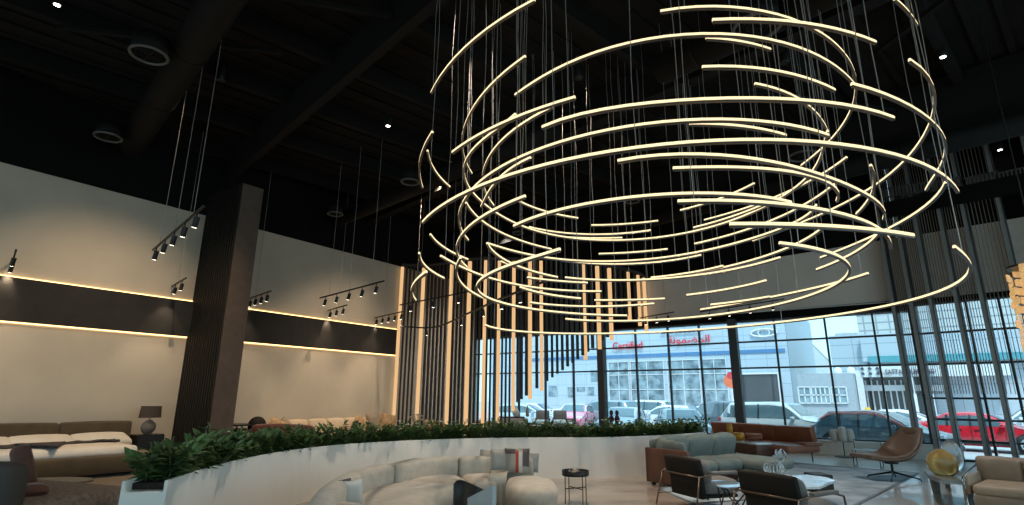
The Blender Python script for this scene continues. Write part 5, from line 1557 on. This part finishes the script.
def car(name, label, kind, x, y, heading, col, roofcol=None, group='cars parked outside the window', mtl=None):
    K = CARS[kind]; L, W = K['L'], K['W']; T = K['top']
    t = thing(name, label, 'car', (x, y, GZ), rz=heading, group=group)   # local +X is the nose
    body = mtl or mat('car_paint', col, rough=0.25, coat=1.0, spec=0.6)
    g0, g1, g2, g3 = K['g']; bz = K['belt']
    N = 44; rings = []
    def sec(xx):
        zt = lerp_tab(T, xx); e = min(xx, L-xx); ta = 1 - 0.16*max(0, 1-e/0.55)**2
        hw = W/2*ta; zb = 0.22 + 0.12*max(0, 1-e/0.4)
        be = min(bz, zt-0.02); f = max(0, min(1, (zt-bz)/0.4))
        rw_ = hw*(1-0.20*f)
        zs_ = zt - 0.05 - 0.02*f
        return hw, zb, be, rw_, zs_, zt
    for i in range(N+1):
        xx = L*i/N; hw, zb, be, rw_, zs_, zt = sec(xx); X = L/2 - xx
        half = [(X, hw*0.82, zb), (X, hw*0.97, zb+0.10), (X, hw, 0.55), (X, hw*0.985, be-0.06), (X, hw*0.95, be), (X, rw_, zs_), (X, rw_*0.86, zt-0.01), (X, rw_*0.45, zt+0.012)]
        rings.append(half + [(p[0], -p[1], p[2]) for p in half[::-1]])
    MB().loft(rings).build('body', body, t, True)
    # side glass
    for s_ in (-1, 1):
        top_ = []; bot = []
        for i in range(17):
            xx = g0+0.10 + (g3-g0-0.2)*i/16
            hw, zb, be, rw_, zs_, zt = sec(xx)
            zt2 = zs_ - 0.05
            if zt2 < bz + 0.03: zt2 = bz + 0.03
            yt = hw*0.95 + (rw_-hw*0.95)*((zt2-be)/max(0.05, zs_-be))
            bot.append((L/2-xx, s_*(hw*0.95+0.006), bz+0.02)); top_.append((L/2-xx, s_*(yt+0.008), zt2))
        vs = bot + top_; n = 17
        MB().add(vs, [(i, i+1, n+i+1, n+i) for i in range(16)]).build('side_window', M_cglass, t)
        mb = MB()
        for xx in ((g1+g2)/2 - 0.1, g2 - 0.25 if kind != 'sedan' else g2+0.05):
            hw, zb, be, rw_, zs_, zt = sec(xx)
            mb.bar((L/2-xx, s_*(hw*0.95+0.012), bz), (L/2-xx, s_*(rw_+0.012), zs_-0.02), 0.07, 0.02, up=(0, 1, 0))
        mb.build('door_pillar', M_trimk, t)
        mb = MB()
        for xx in (g0+0.30, (g1+g2)/2-0.1, g2-0.1):
            mb.box((L/2-xx, s_*(W/2*0.995), 0.62), (0.018, 0.012, 0.56))
        mb.box((0, s_*(W/2*0.97), 0.33), (L*0.48, 0.05, 0.10))
        for xx in ((g1+g2)/2-0.28, g2-0.3): mb.box((L/2-xx, s_*(W/2+0.005), 0.80), (0.18, 0.03, 0.03))
        mb.build('door_trim', M_trimk, t)
        hw = W/2
        MB().rbox((L/2-g0-0.35, s_*(hw+0.06), bz+0.05), (0.14, 0.2, 0.13), 0.04).build('mirror', body, t, True)
        for wx in (K['fw'], K['rw']):
            cx_ = L/2-wx
            MB().tube([(cx_, s_*(hw*0.985), K['r']+0.01), (cx_, s_*(hw+0.004), K['r']+0.01)], K['r']+0.065, 24).build('wheel_arch', M_trimk, t)
            w_ = MB().tube([(cx_, s_*(hw-0.18), K['r']), (cx_, s_*(hw+0.012), K['r'])], K['r'], 24).build('wheel', M_tyre, t, True)
            mb = MB()
            for k in range(10):
                a = 2*pi*k/10; mb.bar((cx_, s_*(hw+0.022), K['r']), (cx_+K['r']*.62*cos(a), s_*(hw+0.022), K['r']+K['r']*.62*sin(a)), 0.05, 0.02, up=(0, 1, 0))
            mb.tube([(cx_+K['r']*.64*cos(a), s_*(hw+0.018), K['r']+K['r']*.64*sin(a)) for a in [2*pi*i/24 for i in range(24)]], 0.025, 6, True)
            mb.build('rim', M_rim, w_)
        MB().rbox((L/2-0.16, s_*W*0.36, 0.74 if kind != 'suv' else 0.88), (0.22, 0.34, 0.14), 0.05).build('headlight', M_head, t, True)
        MB().rbox((-L/2+0.10, s_*W*0.39, 0.86 if kind != 'suv' else 1.0), (0.16, 0.26, 0.18), 0.04).build('tail_light', M_tail, t, True)
    # screens
    def screen(xa, xb, nm):
        rows = []
        for i in range(7):
            xx = xa + (xb-xa)*i/6; hw, zb, be, rw_, zs_, zt = sec(xx)
            off = 0.012
            rows.append([(L/2-xx + (off if xa < L/2 else -off), y_*rw_*0.86, zt+0.012+off*0.6-abs(y_)**3*0.015) for y_ in (-1, -0.5, 0, 0.5, 1)])
        vs = [p for r in rows for p in r]
        MB().add(vs, [(i*5+j, i*5+j+1, (i+1)*5+j+1, (i+1)*5+j) for i in range(6) for j in range(4)]).build(nm, M_cglass, t, True)
    screen(g0+0.08, g1-0.06, 'windscreen'); screen(g2+0.12, g3-0.10, 'rear_window')
    MB().rbox((L/2-0.02, 0, 0.62), (0.08, W*0.52, 0.16), 0.03).build('grille', M_trimk, t)
    MB().rbox((L/2-0.0, 0, 0.36), (0.10, W*0.72, 0.13), 0.03).build('bumper_intake', M_trimk, t)
    MB().box((L/2+0.045, 0, 0.47), (0.02, 0.5, 0.11)).build('number_plate', M_wfr, t)
    if roofcol:
        rm = mat('car_roof_paint', roofcol, rough=0.3, coat=0.8)
        rows = []
        for i in range(9):
            xx = g1+0.02 + (g2+0.1-g1)*i/8; hw, zb, be, rw_, zs_, zt = sec(xx)
            rows.append([(L/2-xx, y_*rw_*0.9, zt+0.022-abs(y_)**3*0.03) for y_ in (-1, -0.5, 0, 0.5, 1)])
        vs = [p for r in rows for p in r]
        MB().add(vs, [(i*5+j, i*5+j+1, (i+1)*5+j+1, (i+1)*5+j) for i in range(8) for j in range(4)]).build('roof_panel', rm, t, True)
        for s_ in (-1, 1):
            pts = []
            for i in range(15):
                xx = g0+0.15 + (g3-0.25-g0-0.15)*i/14; hw, zb, be, rw_, zs_, zt = sec(xx)
                pts.append((L/2-xx, s_*(rw_+0.01), zs_+0.0))
            MB().tube(pts, 0.045, 6).build('roof_rail', rm, t, True)
    return t
def carat(name, label, kind, x, y, Y, heading, col, **kw):
    p = at(x, y, Y=Y); return car(name, label, kind, p.x, Y, radians(heading), col, **kw)
WH = (0.72, 0.75, 0.77); SV = (0.42, 0.47, 0.50); DK = (0.05, 0.065, 0.075)
carat('car', 'big silver sport utility car directly behind the tan sofa', 'suv', 780, 420, 26.7, -12, (0.50, 0.55, 0.56))
carat('car', 'dark hatchback with a pale red roof beside the swivel chair', 'hatch', 880, 420, 24.2, -18, (0.11, 0.14, 0.16), roofcol=(0.75, 0.16, 0.14))
carat('car', 'bright red car behind the window fins at right', 'sedan', 978, 420, 28.8, -12, (0.62, 0.015, 0.03))
carat('car', 'white car partly hidden behind the red car', 'sedan', 903, 412, 33.0, -6, WH)
carat('car', 'white car at the far right beyond the red one', 'suv', 1046, 410, 34.0, 175, WH)
carat('car', 'silver sedan with its windscreen turned to the window, above the planter end', 'sedan', 681, 425, 24.9, -62, (0.55, 0.62, 0.64))
carat('car', 'white crossover standing side on in the middle of the car park', 'hatch', 668, 410, 33.0, 176, WH)
carat('car', 'dark grey sport utility car left of the big silver one', 'suv', 722, 412, 30.5, 168, (0.09, 0.12, 0.15))
carat('car', 'white sedan behind the white crossover', 'sedan', 703, 407, 36.0, 178, WH)
carat('car', 'dark nosed silver car facing the window next to the plum figures', 'sedan', 624, 420, 26.2, -80, (0.40, 0.47, 0.52))
carat('car', 'pale car with pinkish red lower body behind the brown armchairs', 'hatch', 576, 418, 31.5, -74, (0.75, 0.22, 0.32), roofcol=(0.66, 0.72, 0.74))
carat('car', 'blue grey car with a large wheel beside the left window column', 'suv', 606, 412, 34.5, 172, (0.30, 0.38, 0.44))
carat('car', 'white car behind the blue grey one near the left window column', 'suv', 642, 404, 38.3, 178, WH)
carat('car', 'white saloon behind the pink bodied car', 'sedan', 583, 406, 38.5, 4, WH)
carat('car', 'pale hatchback at the lower end of the rising slat edge', 'hatch', 524, 412, 30.0, 20, (0.50, 0.60, 0.66))
carat('car', 'small white saloon farthest left in the car park', 'sedan', 536, 404, 38.0, 2, WH)

# ------------------------------------------------------------------ added fill spots over the seating, the wall and behind the screen
for x, y, pw, col, sz, am, lb in (
    (-11.6, 5.2, 620, (1, .74, .48), 80, (-0.55, 0, -1), 'added ceiling fill spot aimed at the bed'),
    (-11.6, 12.4, 820, (1, .76, .52), 80, (-0.5, 0.1, -1), 'added ceiling fill spot aimed at the cream sofa'),
    (-5.2, 6.2, 560, (1, .86, .70), 85, (0, 0, -1), 'added ceiling fill spot straight over the curved sofa'),
    (-5.0, 9.6, 640, (1, .80, .60), 80, (0.0, 0, -1), 'added ceiling fill spot over the tray table'),
    (-13.2, 17.9, 450, (1, .92, .82), 110, (0.0, 0.1, -1), 'added ceiling fill spot hidden behind the slat screen'),
    (-1.2, 11.5, 520, (1, .94, .88), 80, (0, 0, -1), 'added ceiling fill spot over the coffee table')):
    add_fill_spot(x, y, lb, pw, col, size=sz, aim=am)
